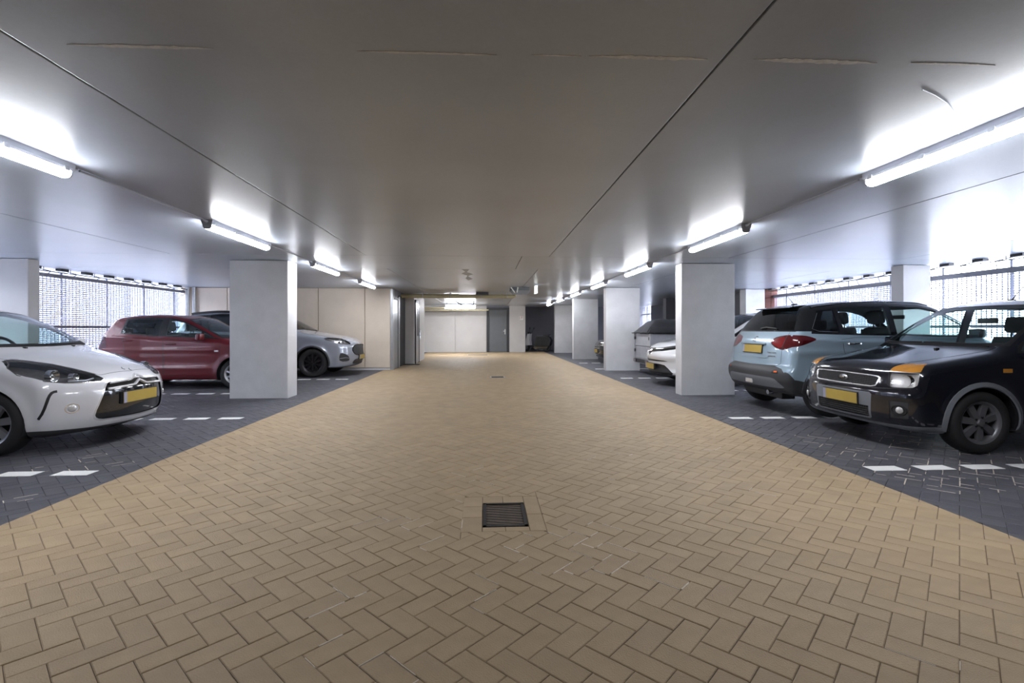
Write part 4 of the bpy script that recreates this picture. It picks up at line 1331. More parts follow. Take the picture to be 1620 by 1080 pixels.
SPEC['kuga'] = dict(
    L=4.61, W=.94, H=1.665, z0=.22, paint='paint_greyblue', mid=2.7, res=.038,
    top=[(-.4, .75), (0., .84), (.07, .90), (.25, .97), (.7, 1.06), (1.1, 1.13), (1.25, 1.16), (1.7, 1.40), (2.1, 1.57), (2.4, 1.63), (2.8, 1.655), (3.4, 1.64), (4.0, 1.58), (4.2, 1.52), (4.4, 1.2), (4.52, 1.05), (5, .9)],
    front=[(0, .25), (.2, .14), (.27, .06), (.36, .02), (.55, 0), (.75, .01), (.84, .05), (.92, .14), (1.2, .6)],
    rear=[(0, .25), (.24, .12), (.4, 0), (.65, .0), (.9, .04), (1.1, .1), (1.5, .4)],
    plan=[(-.2, .86), (.3, .90), (.9, .94), (3.6, .94), (4.2, .90), (4.8, .84)],
    belt=[(0, .9), (.5, .99), (1.3, 1.07), (4.6, 1.14)], bot=[(0, .26), (.4, .22), (4.2, .22), (4.6, .32)],
    lo=[(0, .12), (.2, .06), (.32, .02), (.48, .0), (.8, .0), (1.05, .01), (1.8, .01)],
    arch=[(.99, .355, .395), (3.70, .355, .395)], flare=.03, shoulder=.02, wrap=(.22, .1), fplan=(.30, 2.4), crown=.045,
    wheels=[(.99, .928, .352, dict(spokes=10, style='thin', rim=.70, mt='alloy_dark')), (3.70, .928, .352, dict(spokes=10, style='thin', rim=.70, mt='alloy_dark'))],
    lip=(.045, 'trim'), seat_s=2.3, dash_s=1.6, dash_z=1.1, hip=.38, floor_z=.33, low=True, feat=[])
SPEC['chr'] = dict(
    L=4.36, W=.90, H=1.56, z0=.2, paint='paint_white2', mid=2.6, res=.036,
    top=[(-.4, .66), (0., .74), (.08, .82), (.25, .90), (.7, 1.0), (1.05, 1.06), (1.15, 1.10), (1.6, 1.34), (2.0, 1.50), (2.3, 1.55), (2.7, 1.56), (3.2, 1.52), (3.8, 1.40), (4.1, 1.2), (4.3, 1.0), (4.8, .9)],
    front=[(0, .3), (.2, .10), (.27, .03), (.36, .06), (.5, .04), (.6, 0), (.7, .02), (.8, .08), (.95, .3), (1.3, .9)],
    rear=[(0, .25), (.24, .12), (.4, 0), (.65, .0), (.9, .04), (1.1, .1), (1.5, .5)],
    plan=[(-.2, .82), (.3, .86), (.9, .90), (3.4, .90), (4.0, .86), (4.6, .8)],
    belt=[(0, .82), (.5, .93), (1.2, 1.02), (4.4, 1.15)], bot=[(0, .24), (.4, .2), (4.0, .22), (4.4, .34)],
    lo=[(0, .12), (.2, .06), (.32, .02), (.48, .01), (.7, .0), (1.0, .01), (1.8, .01)],
    arch=[(.93, .34, .385), (3.57, .34, .385)], flare=.04, shoulder=.02, wrap=(.24, .14), fplan=(.34, 2.2), crown=.05,
    wheels=[(.93, .888, .335, dict(spokes=5, style='five', rim=.68, low=True)), (3.57, .888, .335, dict(spokes=5, style='five', rim=.68, low=True))],
    lip=(.05, 'trim'), seat_s=2.2, dash_s=1.5, dash_z=1.05, hip=.36, floor_z=.3, low=True, feat=[])
SPEC['black'] = dict(
    L=4.4, W=.90, H=1.45, z0=.16, paint='paint_gloss_black', mid=2.6, res=.05,
    top=[(-.4, .64), (0., .72), (.08, .77), (.3, .83), (.8, .92), (1.2, .98), (1.7, 1.22), (2.1, 1.39), (2.5, 1.44), (3.0, 1.44), (3.5, 1.38), (4.0, 1.1), (4.3, .98), (4.8, .9)],
    front=[(0, .3), (.16, .10), (.24, .03), (.4, 0), (.6, .0), (.72, .05), (.9, .3), (1.3, .9)],
    rear=[(0, .25), (.24, .12), (.4, 0), (.65, .0), (.9, .04), (1.1, .1), (1.5, .5)],
    plan=[(-.2, .83), (.3, .87), (.9, .90), (3.4, .90), (4.0, .87), (4.6, .82)],
    belt=[(0, .78), (.5, .86), (1.2, .94), (4.4, 1.0)], bot=[(0, .2), (.4, .16), (4.0, .18), (4.4, .3)],
    lo=[(0, .12), (.16, .06), (.3, .02), (.48, .0), (.7, .0), (1.0, .01), (1.8, .01)],
    arch=[(.88, .32, .355), (3.5, .32, .355)], flare=.02, shoulder=.02, wrap=(.22, .12), fplan=(.28, 2.4),
    wheels=[(.88, .885, .32, dict(spokes=10, style='thin', rim=.7, low=True)), (3.5, .885, .32, dict(spokes=10, style='thin', rim=.7, low=True))],
    seat_s=2.2, dash_s=1.5, dash_z=.95, low=True, feat=[])
PLACE = {'ds': (-3.80, 5.72, 1), 'fusion': (3.94, 5.34, -1), 'vitara': (8.15, 7.35, 1), 'red': (-4.25, 11.02, 1), 'kuga': (-3.28, 13.46, 1), 'chr': (3.58, 10.72, -1), 'black': (3.95, 17.65, -1)}
# ================================================================== THE CARS
def glass_feats(S, B, cowl, header, rz0, rz1, wins, surround='black', wm=.045, side_m=.035, rear_tint='window', off=.03):
    """windscreen, rear window and side windows with their dark surrounds"""
    ff = lambda c, n: n.x < -.12 and S.get('ws0', .85) < c.x < S.get('mid') + .1 and c.z > cowl - .06
    rf = lambda c, n: n.x > .12 and c.x > S['L'] - 1.3
    F_ = []
    F_.append(('wsur', 'front', end_glass(B, 'front', cowl - .02, header + .012, wm - .03, bow=.02), 0, dict(name='windscreen_surround', mat=surround, filt=ff)))
    F_.append(('ws', 'front', end_glass(B, 'front', cowl + .012, header, wm, bow=.02), 0, dict(name='windscreen', mat='window', open=True, filt=ff)))
    F_.append(('rsur', 'rear', end_glass(B, 'rear', rz0 - .02, rz1 + .015, .02), 0, dict(name='rear_window_surround', mat=surround, filt=rf)))
    F_.append(('rw', 'rear', end_glass(B, 'rear', rz0, rz1, .05), 0, dict(name='rear_window', mat=rear_tint, open=True, filt=rf)))
    a0, a1 = wins[0][0], wins[-1][1]
    F_.append(('ssur', 'side', side_glass(B, a0 - .04, a1 + .03, off - .022, side_m - .022, wins[-1][3], wins[0][2], 18), 0, dict(name='side_window_surround', mat=surround, paired=True)))
    for i, w in enumerate(wins):
        F_.append(('sg%d' % i, 'side', side_glass(B, w[0], w[1], off, side_m, w[3], w[2]), 0, dict(name='side_window', mat=w[4] if len(w) > 4 else 'window', open=True, paired=True)))
    return F_

def door(s0, s1, zb, zt, fr=0.0, bk=0.0):
    return [(s0 + .02, zb), (s1, zb), (s1 + .02, zb + .25), (s1 + bk * .5, zt - .1), (s1 + bk, zt), (s0 + fr, zt), (s0, zt - .1), (s0, zb + .1)]

# ---------------------------------------------------------------- white hatchback, left foreground
S = SPEC['ds']; B0 = Body(S)
d1_ = door(1.30, 2.52, .24, 1.0)
S['feat'] = [('hood', 'top', [(.13, -.05), (.16, .36), (.28, .50), (.62, .62), (1.0, .735), (1.16, .72), (1.08, -.05)], 1, dict(name='hood', mat='paint_white')),
             ('door', 'side', d1_, 1, dict(name='door', mat='paint_white', paired=True))]
S['feat'] += glass_feats(S, B0, 1.045, 1.405, 1.02, 1.33, [(1.30, 2.50, .04, 0), (2.68, 3.35, 0.02, -.25)])
S['feat'] += [
    ('lamp', 'front', [(.37, .683), (.43, .66), (.58, .663), (.69, .676), (.78, .70), (.825, .765), (.80, .84), (.70, .915), (.60, .90), (.50, .855), (.45, .79), (.40, .732)], 1, dict(name='headlamp', mat='clear', paired=True, open=True, bowl=.085, bowl_mat='reflector_dark', filt=lambda c, n: c.x < .80 and n.x < -.02)),
    ('gsur', 'front', [(-.05, .68), (.34, .672), (.42, .64), (.475, .50), (.53, .34), (.51, .285), (.42, .262), (-.05, .248)], 1, dict(name='grille_surround', mat='silver')),
    ('grille', 'front', [(-.05, .668), (.33, .66), (.405, .632), (.46, .50), (.512, .345), (.49, .298), (.41, .277), (-.05, .263)], 1, dict(name='grille', mat='paint_gloss_black', offset=-.012)),
    ('lip', 'front', [(-.05, .205), (.5, .215), (.8, .235), (.9, .235), (.9, .05), (-.05, .05)], 0, dict(name='lower_lip', mat='trim', filt=lambda c, n: c.x < .55 and n.x < -.0)),
]
car, B, parts = build_car(S, 'hatchback', *PLACE['ds'], 'white hatchback in the left foreground with chrome-barred black grille facing aisle')
seams(B, car, [('side', chaikin(d1_, 1), True, True), ('top', [(.13, 0), (.16, .36), (.28, .50), (.62, .62), (1.0, .735)], False, True)])
plate(B, car, 'front', .475, back=-.016)
for (z, dz) in ((.655, .045), (.597, .045)):
    pts = [(-.40 if z < .64 else -.36, z - .012), (-.13, z), (-.085, z + .004), (0, z + dz), (.085, z + .004), (.13, z), (.40 if z < .64 else .36, z - .012)]
    strip_on(B, 'front', pts, 'chevron_bar', M['silver'], parts['grille'], .026, .009, lift=.006, dens=.02)
for sg in (1, -1):
    strip_on(B, 'front', [(sg * .755, .605), (sg * .772, .602), (sg * .786, .592), (sg * .797, .572), (sg * .805, .545), (sg * .812, .50), (sg * .818, .45), (sg * .823, .40), (sg * .826, .35)], 'bumper_slot', M['black'], car, .028, .004)
    blob_on(B, 'front', sg * .675, .43, 'fog_lamp', M['reflector'], car, .036, .012, lift=-.003)
    strip_on(B, 'front', [(sg * .675 + .045 * math.cos(t), .43 + .045 * math.sin(t)) for t in np.linspace(0, 2 * math.pi, 20)[:-1]], 'fog_lamp_ring', M['chrome'], car, .010, .003, True)
    lp = parts['lamp'][sg]
    for (y, z, r) in ((.655, .750, .055), (.535, .728, .036)):
        p = B.fr(sg * y, z); n = B.normal(p)[0]; c = p + np.array([.065, 0, 0]) - n * .01
        MB().lathe([(.002, .035), (r * .45, .03), (r * .5, .0), (r * .85, -.012), (r, -.03), (r * 1.06, -.032), (r * 1.06, .02)], 24, 'x', tuple(c)).build('lamp_reflector', M['chrome'], lp, True)
        MB().lathe([(.002, -.03), (r * .3, -.024), (r * .45, -.006), (r * .45, .01)], 18, 'x', tuple(c)).build('lamp_bulb', M['clear'], lp, True)
    strip_on(B, 'front', [(sg * .80, .83), (sg * .70, .895), (sg * .6, .885), (sg * .5, .845), (sg * .45, .79), (sg * .4, .735)], 'lamp_brow', M['reflector_dark'], lp, .016, .004)
    strip_on(B, 'front', [(sg * .38, .683), (sg * .44, .662), (sg * .57, .664), (sg * .69, .676), (sg * .78, .70), (sg * .823, .765), (sg * .80, .83)], 'lamp_rim', M['reflector_dark'], lp, .010, .003)
    strip_on(B, 'front', [(sg * .46, .70), (sg * .54, .685), (sg * .66, .690)], 'lamp_chrome_line', M['chrome'], lp, .018, .004)
for k, (ty, tz) in enumerate(((.03, .765), (-.035, .75))):
    strip_on(B, 'front', [(ty - .03, tz + .012), (ty, tz), (ty - .01, tz - .012)], 'badge', M['alloy_dark'], car, .012, .003)
for sg in (1, -1):
    p = B.tp(.96, sg * .30); MB().box(p[0] - .018, p[0] + .018, p[1] - .014, p[1] + .014, p[2] - .002, p[2] + .012, .005).build('washer_jet', M['black'], car)
for ys in ((-.62, -.45, -.25, .02), (.05, .25, .45, .62)):
    strip_on(B, 'top', [(.985 + .25 * y * y, y) for y in ys], 'wiper', M['black'], car, .014, .006, lift=.008)
mirror(B, car, 1.45, .98, 'paint_white'); handle(B, car, 2.35, .86)

# ---------------------------------------------------------------- black compact, right foreground
S = SPEC['fusion']; B0 = Body(S)
d1_ = door(1.28, 2.20, .26, .98); d2_ = door(2.23, 3.02, .26, .99, 0, .1)
S['feat'] = [('hood', 'top', [(.085, -.05), (.11, .50), (.42, .60), (.9, .66), (1.2, .72), (1.08, -.05)], 0, dict(name='hood', mat='paint_black')),
             ('door1', 'side', d1_, 1, dict(name='door', mat='paint_black', paired=True)), ('door2', 'side', d2_, 1, dict(name='door', mat='paint_black', paired=True))]
S['feat'] += glass_feats(S, B0, 1.05, 1.445, 1.05, 1.38, [(1.20, 2.17, .04, 0), (2.26, 2.98, 0, .04), (3.08, 3.62, .04, -.06, 'privacy')])
S['feat'] += [
    ('lamp', 'front', [(.565, .618), (.552, .706), (.545, .774), (.545, .828), (.60, .857), (.72, .868), (.775, .82), (.80, .72), (.795, .636), (.70, .626)], 1, dict(name='headlamp', mat='clear', paired=True, open=True, bowl=.035, bowl_mat='reflector', filt=lambda c, n: c.x < .5 and n.x < -.02)),
    ('amber', 'front', [(.546, .775), (.545, .785), (.548, .828), (.60, .855), (.72, .866), (.775, .82), (.79, .775)], 1, dict(name='indicator_lens', mat='amber', paired=True, label='amber indicator lens', filt=lambda c, n: c.x < .5 and n.x < -.02)),
    ('gsur', 'front', [(-.05, .736), (.36, .727), (.455, .722), (.485, .705), (.45, .618), (.40, .606), (-.05, .600)], 0, dict(name='grille_surround', mat='silver')),
    ('grille', 'front', [(-.05, .726), (.36, .717), (.445, .711), (.465, .70), (.438, .627), (.395, .617), (-.05, .611)], 0, dict(name='grille', mat='black', offset=-.012)),
    ('panel', 'front', [(-.05, .545), (.40, .55), (.425, .53), (.405, .29), (.38, .275), (-.05, .268)], 0, dict(name='bumper_panel', mat='grey_trim')),
    ('lower', 'front', [(-.05, .405), (.385, .405), (.385, .305), (.37, .292), (-.05, .285)], 0, dict(name='lower_grille', mat='black', offset=-.015)),
    ('fogbox', 'front', [(.605, .49), (.76, .49), (.755, .335), (.74, .325), (.60, .318)], 0, dict(name='fog_lamp_recess', mat='trim', paired=True, offset=-.006, filt=lambda c, n: c.x < .5 and n.x < -.02)),
    ('skirt', 'front', [(-.05, .245), (.5, .25), (.75, .258), (.815, .262), (.9, .262), (.9, .05), (-.05, .05)], 0, dict(name='lower_skirt', mat='grey_trim', filt=lambda c, n: c.x < .42)),
    ('sill', 'side', [(1.10, .29), (2.95, .29), (2.95, .1), (1.10, .1)], 0, dict(name='sill_trim', mat='grey_trim', paired=True, filt=lambda c, n: n.y > .1 and c.y > .5)),
]
car, B, parts = build_car(S, 'compact_car', *PLACE['fusion'], 'black compact car in the right foreground with amber-topped headlamps facing aisle')
seams(B, car, [('side', chaikin(d1_, 1), True, True), ('side', chaikin(d2_, 1), True, True), ('top', [(.11, .50), (.42, .60), (.9, .66), (1.2, .72)], False, True),
               ('front', [(0, .595), (.5, .60), (.80, .625)], False, True)], 'trim', .005)
plate(B, car, 'front', .465)
ob = MB().lathe([(.001, -.008), (.6, -.006), (.85, -.001), (1.0, .006), (1.0, .012)], 28, 'x').build('oval_badge', M['alloy'], car, True)
p = B.fr(0, .668); ob.location = (p[0] - .006, 0, .668); ob.scale = (1, .066, .029)
MB().lathe([(.001, -.0095), (.78, -.0075), (.80, -.004)], 28, 'x').build('badge_field', M['reflector_dark'], ob, True)
cu = bpy.data.curves.new('badge_text', 'FONT'); cu.body = 'Ford'; cu.size = .034; cu.align_x = 'CENTER'; cu.align_y = 'CENTER'; cu.shear = .3; cu.extrude = .0008
to = link(bpy.data.objects.new('badge_text', cu)); bpy.context.view_layer.update()
tm = bpy.data.meshes.new_from_object(to); bpy.data.objects.remove(to)
tm.materials.clear(); tm.materials.append(M['chrome'])
to = link(bpy.data.objects.new('badge_lettering', tm), car)
to.location = (p[0] - .017, 0, .667); to.rotation_euler = (math.pi / 2, 0, -math.pi / 2)
# mesh of the two grilles
for (zz0, zz1, yy, par) in ((.614, .722, .445, 'grille'), (.288, .402, .385, 'lower')):
    m = MB(); n = 6 if par == 'grille' else 5
    for i in range(1, n):
        z = zz0 + (zz1 - zz0) * i / n
        pts = [B.fr(y, z) + np.array([.006, 0, 0]) for y in np.linspace(-yy, yy, 15)]
        m.tube(pts, .0035, 5)
    for k in range(-14, 15):
        y = k * yy / 14.5
        a = B.fr(y, zz0) + np.array([.008, 0, 0]); b = B.fr(y, zz1) + np.array([.008, 0, 0]); m.tube([a, b], .003, 5)
    o = m.build('grille_mesh', M['trim'], parts[par], fix=False)
for sg in (1, -1):
    blob_on(B, 'front', sg * .69, .405, 'fog_lamp', M['reflector'], parts['fogbox'][sg], .034, .012, lift=.0)
    strip_on(B, 'front', [(sg * .68 + .062 * math.cos(t), .405 + .045 * math.sin(t)) for t in np.linspace(0, 2 * math.pi, 20)[:-1]], 'fog_lamp_bezel', M['black'], parts['fogbox'][sg], .02, .005, True)
    lp = parts['lamp'][sg]
    p = B.fr(sg * .69, .69); c = p + np.array([.04, 0, 0])
    MB().lathe([(.002, .03), (.03, .024), (.05, .005), (.055, -.008), (.058, -.008), (.058, .03)], 24, 'x', tuple(c)).build('lamp_reflector', M['chrome'], lp, True)
    strip_on(B, 'front', [(sg * .549, .773), (sg * .65, .774), (sg * .786, .773)], 'lamp_divider', M['reflector'], lp, .006, .003)
    o = MB().box(-.045, .045, -.006, .006, -.02, .02, .004).build('side_indicator', M['amber'], car); p = B.side(1.03, .80, sg); o.location = tuple(p)
    p = B.tp(.86, sg * .28); MB().box(p[0] - .02, p[0] + .02, p[1] - .016, p[1] + .016, p[2] - .002, p[2] + .014, .005).build('washer_jet', M['black'], car)
    strip_on(B, 'top', [(1.75, sg * .60), (2.3, sg * .62), (3.5, sg * .60)], 'roof_gutter', M['black'], car, .022, .003)
for ys in ((-.62, -.45, -.25, .02), (.05, .25, .45, .62)):
    strip_on(B, 'top', [(1.0 + .22 * y * y, y) for y in ys], 'wiper', M['black'], car, .014, .006, lift=.008)
mirror(B, car, 1.45, 1.0, 'paint_black'); handle(B, car, 2.08, .86, 'black'); handle(B, car, 2.9, .88, 'black')
p = B.tp(2.02, 0); antenna(car, p, (.55, 0, .62), .38)

# ---------------------------------------------------------------- ice blue SUV with its tail to the aisle
S = SPEC['vitara']; B0 = Body(S)
d1_ = door(1.35, 2.56, .36, 1.06); d2_ = door(2.59, 3.30, .36, 1.08, 0, .05)
S['feat'] = [('roof', 'side', [(1.3, 1.10)] + [(1.5, 1.13), (3.3, 1.155), (3.75, 1.165), (4.3, 1.165), (4.3, 1.9), (1.3, 1.9)], 0, dict(name='roof_panel', mat='paint_gloss_black', label='black roof', filt=lambda c, n: True)),
             ('door1', 'side', d1_, 1, dict(name='door', mat='paint_blue', paired=True)), ('door2', 'side', d2_, 1, dict(name='door', mat='paint_blue', paired=True)),
             ('gate', 'rear', [(-.05, 1.15), (.64, 1.15), (.66, 1.08), (.66, .72), (.60, .685), (-.05, .675)], 0, dict(name='tailgate', mat='paint_blue', filt=lambda c, n: n.x > .2 and c.x > 3.8))]
S['feat'] += glass_feats(S, B0, 1.11, 1.52, 1.18, 1.475, [(1.40, 2.53, .05, 0), (2.62, 3.27, 0, 0), (3.33, 3.70, 0, -.14, 'privacy')], 'paint_gloss_black', .05, .04, 'privacy', .065)
tl = lambda c, n: c.x > 3.6 and n.x > -.2
S['feat'] += [
    ('lamp', 'rear', [(.40, 1.005), (.43, 1.075), (.56, 1.105), (.70, 1.118), (.82, 1.11), (.90, 1.11), (.90, .985), (.84, .975), (.79, .945), (.69, .905), (.60, .915), (.50, .95)], 1, dict(name='tail_lamp', mat='red_lens', paired=True, filt=lambda c, n: 3.95 < c.x and n.x > -.2)),
    ('lampS', 'side', [(3.68, 1.058), (3.74, 1.09), (3.83, 1.11), (3.96, 1.116), (4.09, 1.115), (4.09, .93), (4.0, .948), (3.92, .965), (3.84, .99), (3.75, 1.025)], 1, dict(name='tail_lamp_side', mat='red_lens', paired=True, under='lamp', filt=lambda c, n: n.y > .3 and c.x > 3.6 and c.x < 4.07)),
    ('lampI', 'rear', [(.43, 1.0), (.46, 1.06), (.56, 1.085), (.64, 1.085), (.66, .95), (.60, .935), (.52, .96)], 1, dict(name='brake_lens', mat='red_lens_bright', paired=True, under='lamp', filt=lambda c, n: 3.80 < c.x and n.x > .2)),
    ('bump', 'rear', [(-.05, .672), (.35, .68), (.55, .684), (.70, .648), (.80, .575), (.86, .49), (.95, .45), (.95, .1), (-.05, .1)], 0, dict(name='rear_bumper', mat='trim', filt=lambda c, n: c.x > 3.84)),
    ('bumpS', 'side', [(4.20, .66), (4.06, .60), (3.98, .50), (3.86, .445), (3.80, .1), (4.25, .1)], 0, dict(name='bumper_corner', mat='trim', paired=True, filt=lambda c, n: n.y > .3 and c.x > 3.8)),
    ('skid', 'rear', [(-.05, .515), (.35, .515), (.60, .515), (.66, .47), (.74, .40), (.73, .385), (.60, .375), (-.05, .365)], 1, dict(name='skid_plate', mat='grey_trim', filt=lambda c, n: c.x > 3.9 and n.x > 0)),
    ('sill', 'side', [(1.25, .385), (3.12, .385), (3.12, .1), (1.25, .1)], 0, dict(name='sill_trim', mat='trim', paired=True, filt=lambda c, n: n.y > .1 and c.y > .5)),
]
car, B, parts = build_car(S, 'suv', *PLACE['vitara'], 'ice blue SUV with black roof showing its red tail lamps to the aisle')
seams(B, car, [('side', chaikin(d1_, 1), True, True), ('side', chaikin(d2_, 1), True, True), ('rear', [(.66, 1.15), (.66, .72), (.60, .685), (0, .675)], False, True)], 'trim', .006)
plate(B, car, 'rear', .905, back=.004)
p = B.rr(0, .99); MB().box(p[0] - .01, p[0] + .035, -.33, .33, .972, .995, .008).build('plate_light_bar', M['paint_blue'], car)
strip_on(B, 'rear', [(-.42, .80), (-.36, .785), (.36, .785), (.42, .80)], 'tailgate_crease', M['paint_blue'], car, .02, .006)
bd = empty('x'); bpy.data.objects.remove(bd)
strip_on(B, 'rear', [(.05, 1.075), (-.02, 1.085), (-.045, 1.06), (.045, 1.035), (.02, 1.01), (-.05, 1.02)], 'badge', M['chrome'], car, .016, .004)
for z in (.862, .812):
    m = MB()
    for k in range(7):
        q = B.rr(.40 + k * .026 + (.0 if z > .84 else .012), z); nn = B.normal(q)[0]
        if z < .84 and k == 6: continue
        m.box(q[0] - .002, q[0] + .003, q[1] - .010, q[1] + .010, z - .009, z + .009)
    m.build('badge_lettering', M['chrome'], car)
for sg in (1, -1):
    strip_on(B, 'rear', [(sg * .56, .603), (sg * .67, .607)], 'reflector_housing', M['black'], car, .05, .003)
    strip_on(B, 'rear', [(sg * .60, .603), (sg * .655, .605)], 'reflector', M['orange'], car, .03, .005)
    strip_on(B, 'top', [(1.9, sg * .60), (2.6, sg * .62), (3.6, sg * .60)], 'roof_rail', M['chrome'], car, .03, .012)
    strip_on(B, 'side', [(3.36, 1.155), (3.62, 1.165), (3.70, 1.20), (3.56, 1.42)], 'window_trim', M['chrome'], car, .010, .003, sg=sg)
q = B.rr(.02, .44); MB().box(q[0] - .01, q[0] + .012, -.09, .09, .395, .455, .006).build('fog_lamp', M['reflector'], car)
strip_on(B, 'rear', [(.0, 1.195), (.12, 1.215), (.38, 1.195)], 'rear_wiper', M['black'], car, .022, .010, lift=.012)
p = B.rr(0, 1.515); MB().prism([(3.55, 1.545), (3.79, 1.515), (3.81, 1.50), (3.66, 1.50)], 'y', -.45, .45).build('roof_spoiler', M['paint_gloss_black'], car)
MB().tube([(3.9, .36, .305), (4.08, .36, .29)], .034, 14).build('exhaust_pipe', M['chrome'], car, True)
mirror(B, car, 1.55, 1.1, 'paint_gloss_black'); handle(B, car, 2.42, .985); handle(B, car, 3.18, 1.0)
p = B.tp(3.45, .0); antenna(car, p, (.55, 0, .62), .22)
MB().box(3.75, 3.95, -.5, .5, .2, .3, .02).build('underbody', M['black'], car)

# ---------------------------------------------------------------- red hatchback behind the left column
S = SPEC['red']; B0 = Body(S)
d1_ = door(1.02, 2.08, .24, 1.0); d2_ = door(2.11, 2.80, .26, 1.04, 0, .12)
S['feat'] = [('door1', 'side', d1_, 1, dict(name='door', mat='paint_red', paired=True)), ('door2', 'side', d2_, 1, dict(name='door', mat='paint_red', paired=True))]
S['feat'] += glass_feats(S, B0, 1.03, 1.43, 1.10, 1.34, [(1.06, 1.36, .04, 0), (1.41, 2.07, 0, 0), (2.2, 2.92, 0, -.06)], 'black', .05, .04, 'privacy', .06)
S['feat'] += [('tl', 'rear', [(.62, 1.05), (.70, 1.07), (.9, 1.08), (.9, .82), (.72, .80), (.62, .84)], 1, dict(name='tail_lamp', mat='red_lens', paired=True, filt=lambda c, n: c.x > 3.2 and n.x > -.1)),
              ('hl', 'front', [(.42, .74), (.58, .70), (.75, .72), (.8, .8), (.72, .9), (.5, .84)], 1, dict(name='headlamp', mat='reflector', paired=True, filt=lambda c, n: c.x < .6)),
              ('gr', 'front', [(-.05, .62), (.4, .62), (.5, .5), (.45, .3), (-.05, .28)], 1, dict(name='grille', mat='black'))]
car, B, parts = build_car(S, 'hatchback', *PLACE['red'], 'dark red five-door hatchback half hidden behind the left concrete column')
seams(B, car, [('side', chaikin(d1_, 1), True, True), ('side', chaikin(d2_, 1), True, True)], 'black', .008)
plate(B, car, 'front', .45)
handle(B, car, 1.95, .90, 'paint_red'); handle(B, car, 2.78, .97, 'paint_red'); mirror(B, car, 1.36, 1.0, 'paint_red')
for sg in (1, -1):
    o = MB().box(-.04, .04, -.006, .006, -.016, .016, .004).build('side_indicator', M['reflector'], car); p = B.side(1.08, .76, sg); o.location = tuple(p)
MB().prism([(2.95, 1.435), (3.17, 1.415), (3.19, 1.40), (3.05, 1.39)], 'y', -.42, .42).build('roof_spoiler', M['paint_red'], car)

# ---------------------------------------------------------------- pale grey-blue SUV farther left
S = SPEC['kuga']; B0 = Body(S)
d1_ = door(1.5, 2.6, .34, 1.1)
S['feat'] = [('door1', 'side', d1_, 1, dict(name='door', mat='paint_greyblue', paired=True))]
S['feat'] += glass_feats(S, B0, 1.17, 1.60, 1.15, 1.5, [(1.5, 2.58, .05, 0, 'privacy'), (2.68, 3.5, 0, 0, 'privacy'), (3.58, 4.05, 0, -.15, 'privacy')], 'black', .05, .04, 'privacy')
S['feat'] += [
    ('lamp', 'front', [(.55, .80), (.72, .80), (.87, .82), (.92, .90), (.90, .975), (.78, .995), (.66, .975), (.58, .90)], 1, dict(name='headlamp', mat='clear', paired=True, open=True, bowl=.04, bowl_mat='reflector_dark', filt=lambda c, n: c.x < .74 and n.x < -.02)),
    ('gsur', 'front', [(-.05, .815), (.36, .81), (.50, .76), (.575, .68), (.50, .56), (.34, .505), (-.05, .50)], 1, dict(name='grille_surround', mat='paint_gloss_black')),
    ('grille', 'front', [(-.05, .80), (.34, .795), (.48, .745), (.545, .68), (.48, .575), (.33, .52), (-.05, .515)], 1, dict(name='grille', mat='black', offset=-.012)),
    ('vent', 'front', [(.68, .53), (.86, .62), (.885, .50), (.86, .38), (.65, .38), (.62, .44)], 1, dict(name='bumper_vent', mat='black', paired=True, offset=-.006, filt=lambda c, n: c.x < .6 and n.x < -.02)),
    ('low', 'front', [(-.05, .45), (.40, .44), (.52, .36), (.46, .29), (-.05, .28)], 1, dict(name='lower_grille', mat='black', offset=-.01)),
    ('skirt', 'front', [(-.05, .262), (.5, .255), (.8, .25), (1.0, .25), (1.0, .05), (-.05, .05)], 0, dict(name='lower_skirt', mat='trim', filt=lambda c, n: c.x < .65)),
]
car, B, parts = build_car(S, 'suv', *PLACE['kuga'], 'pale grey-blue SUV with dark wheels nosing out before the beige panel wall')
seams(B, car, [('side', chaikin(d1_, 1), True, True), ('top', [(.12, .50), (.5, .70), (1.1, .78)], False, True)], 'trim', .008)
plate(B, car, 'front', .47)
for sg in (1, -1):
    lp = parts['lamp'][sg]
    for (y, z, r) in ((.76, .89, .04), (.67, .88, .03)):
        p = B.fr(sg * y, z); c = p + np.array([.03, 0, 0])
        MB().lathe([(.002, .02), (r * .6, .015), (r * .9, -.01), (r, -.02), (r, .02)], 18, 'x', tuple(c)).build('lamp_reflector', M['chrome'], lp, True)
    strip_on(B, 'front', [(sg * .64, .46), (sg * .75, .475), (sg * .87, .46)], 'vent_blade', M['paint_greyblue'], parts['vent'][sg], .016, .005)
    strip_on(B, 'top', [(2.2, sg * .68), (3.0, sg * .70), (4.0, sg * .66)], 'roof_rail', M['black'], car, .035, .03, lift=.02)
mirror(B, car, 1.75, 1.14, 'paint_greyblue'); handle(B, car, 2.45, 1.0)
p = B.tp(3.9, 0); MB().prism([(3.85, p[2] - .01), (4.02, p[2] - .01), (4.0, p[2] + .05)], 'y', -.02, .02).build('antenna_fin', M['black'], car)

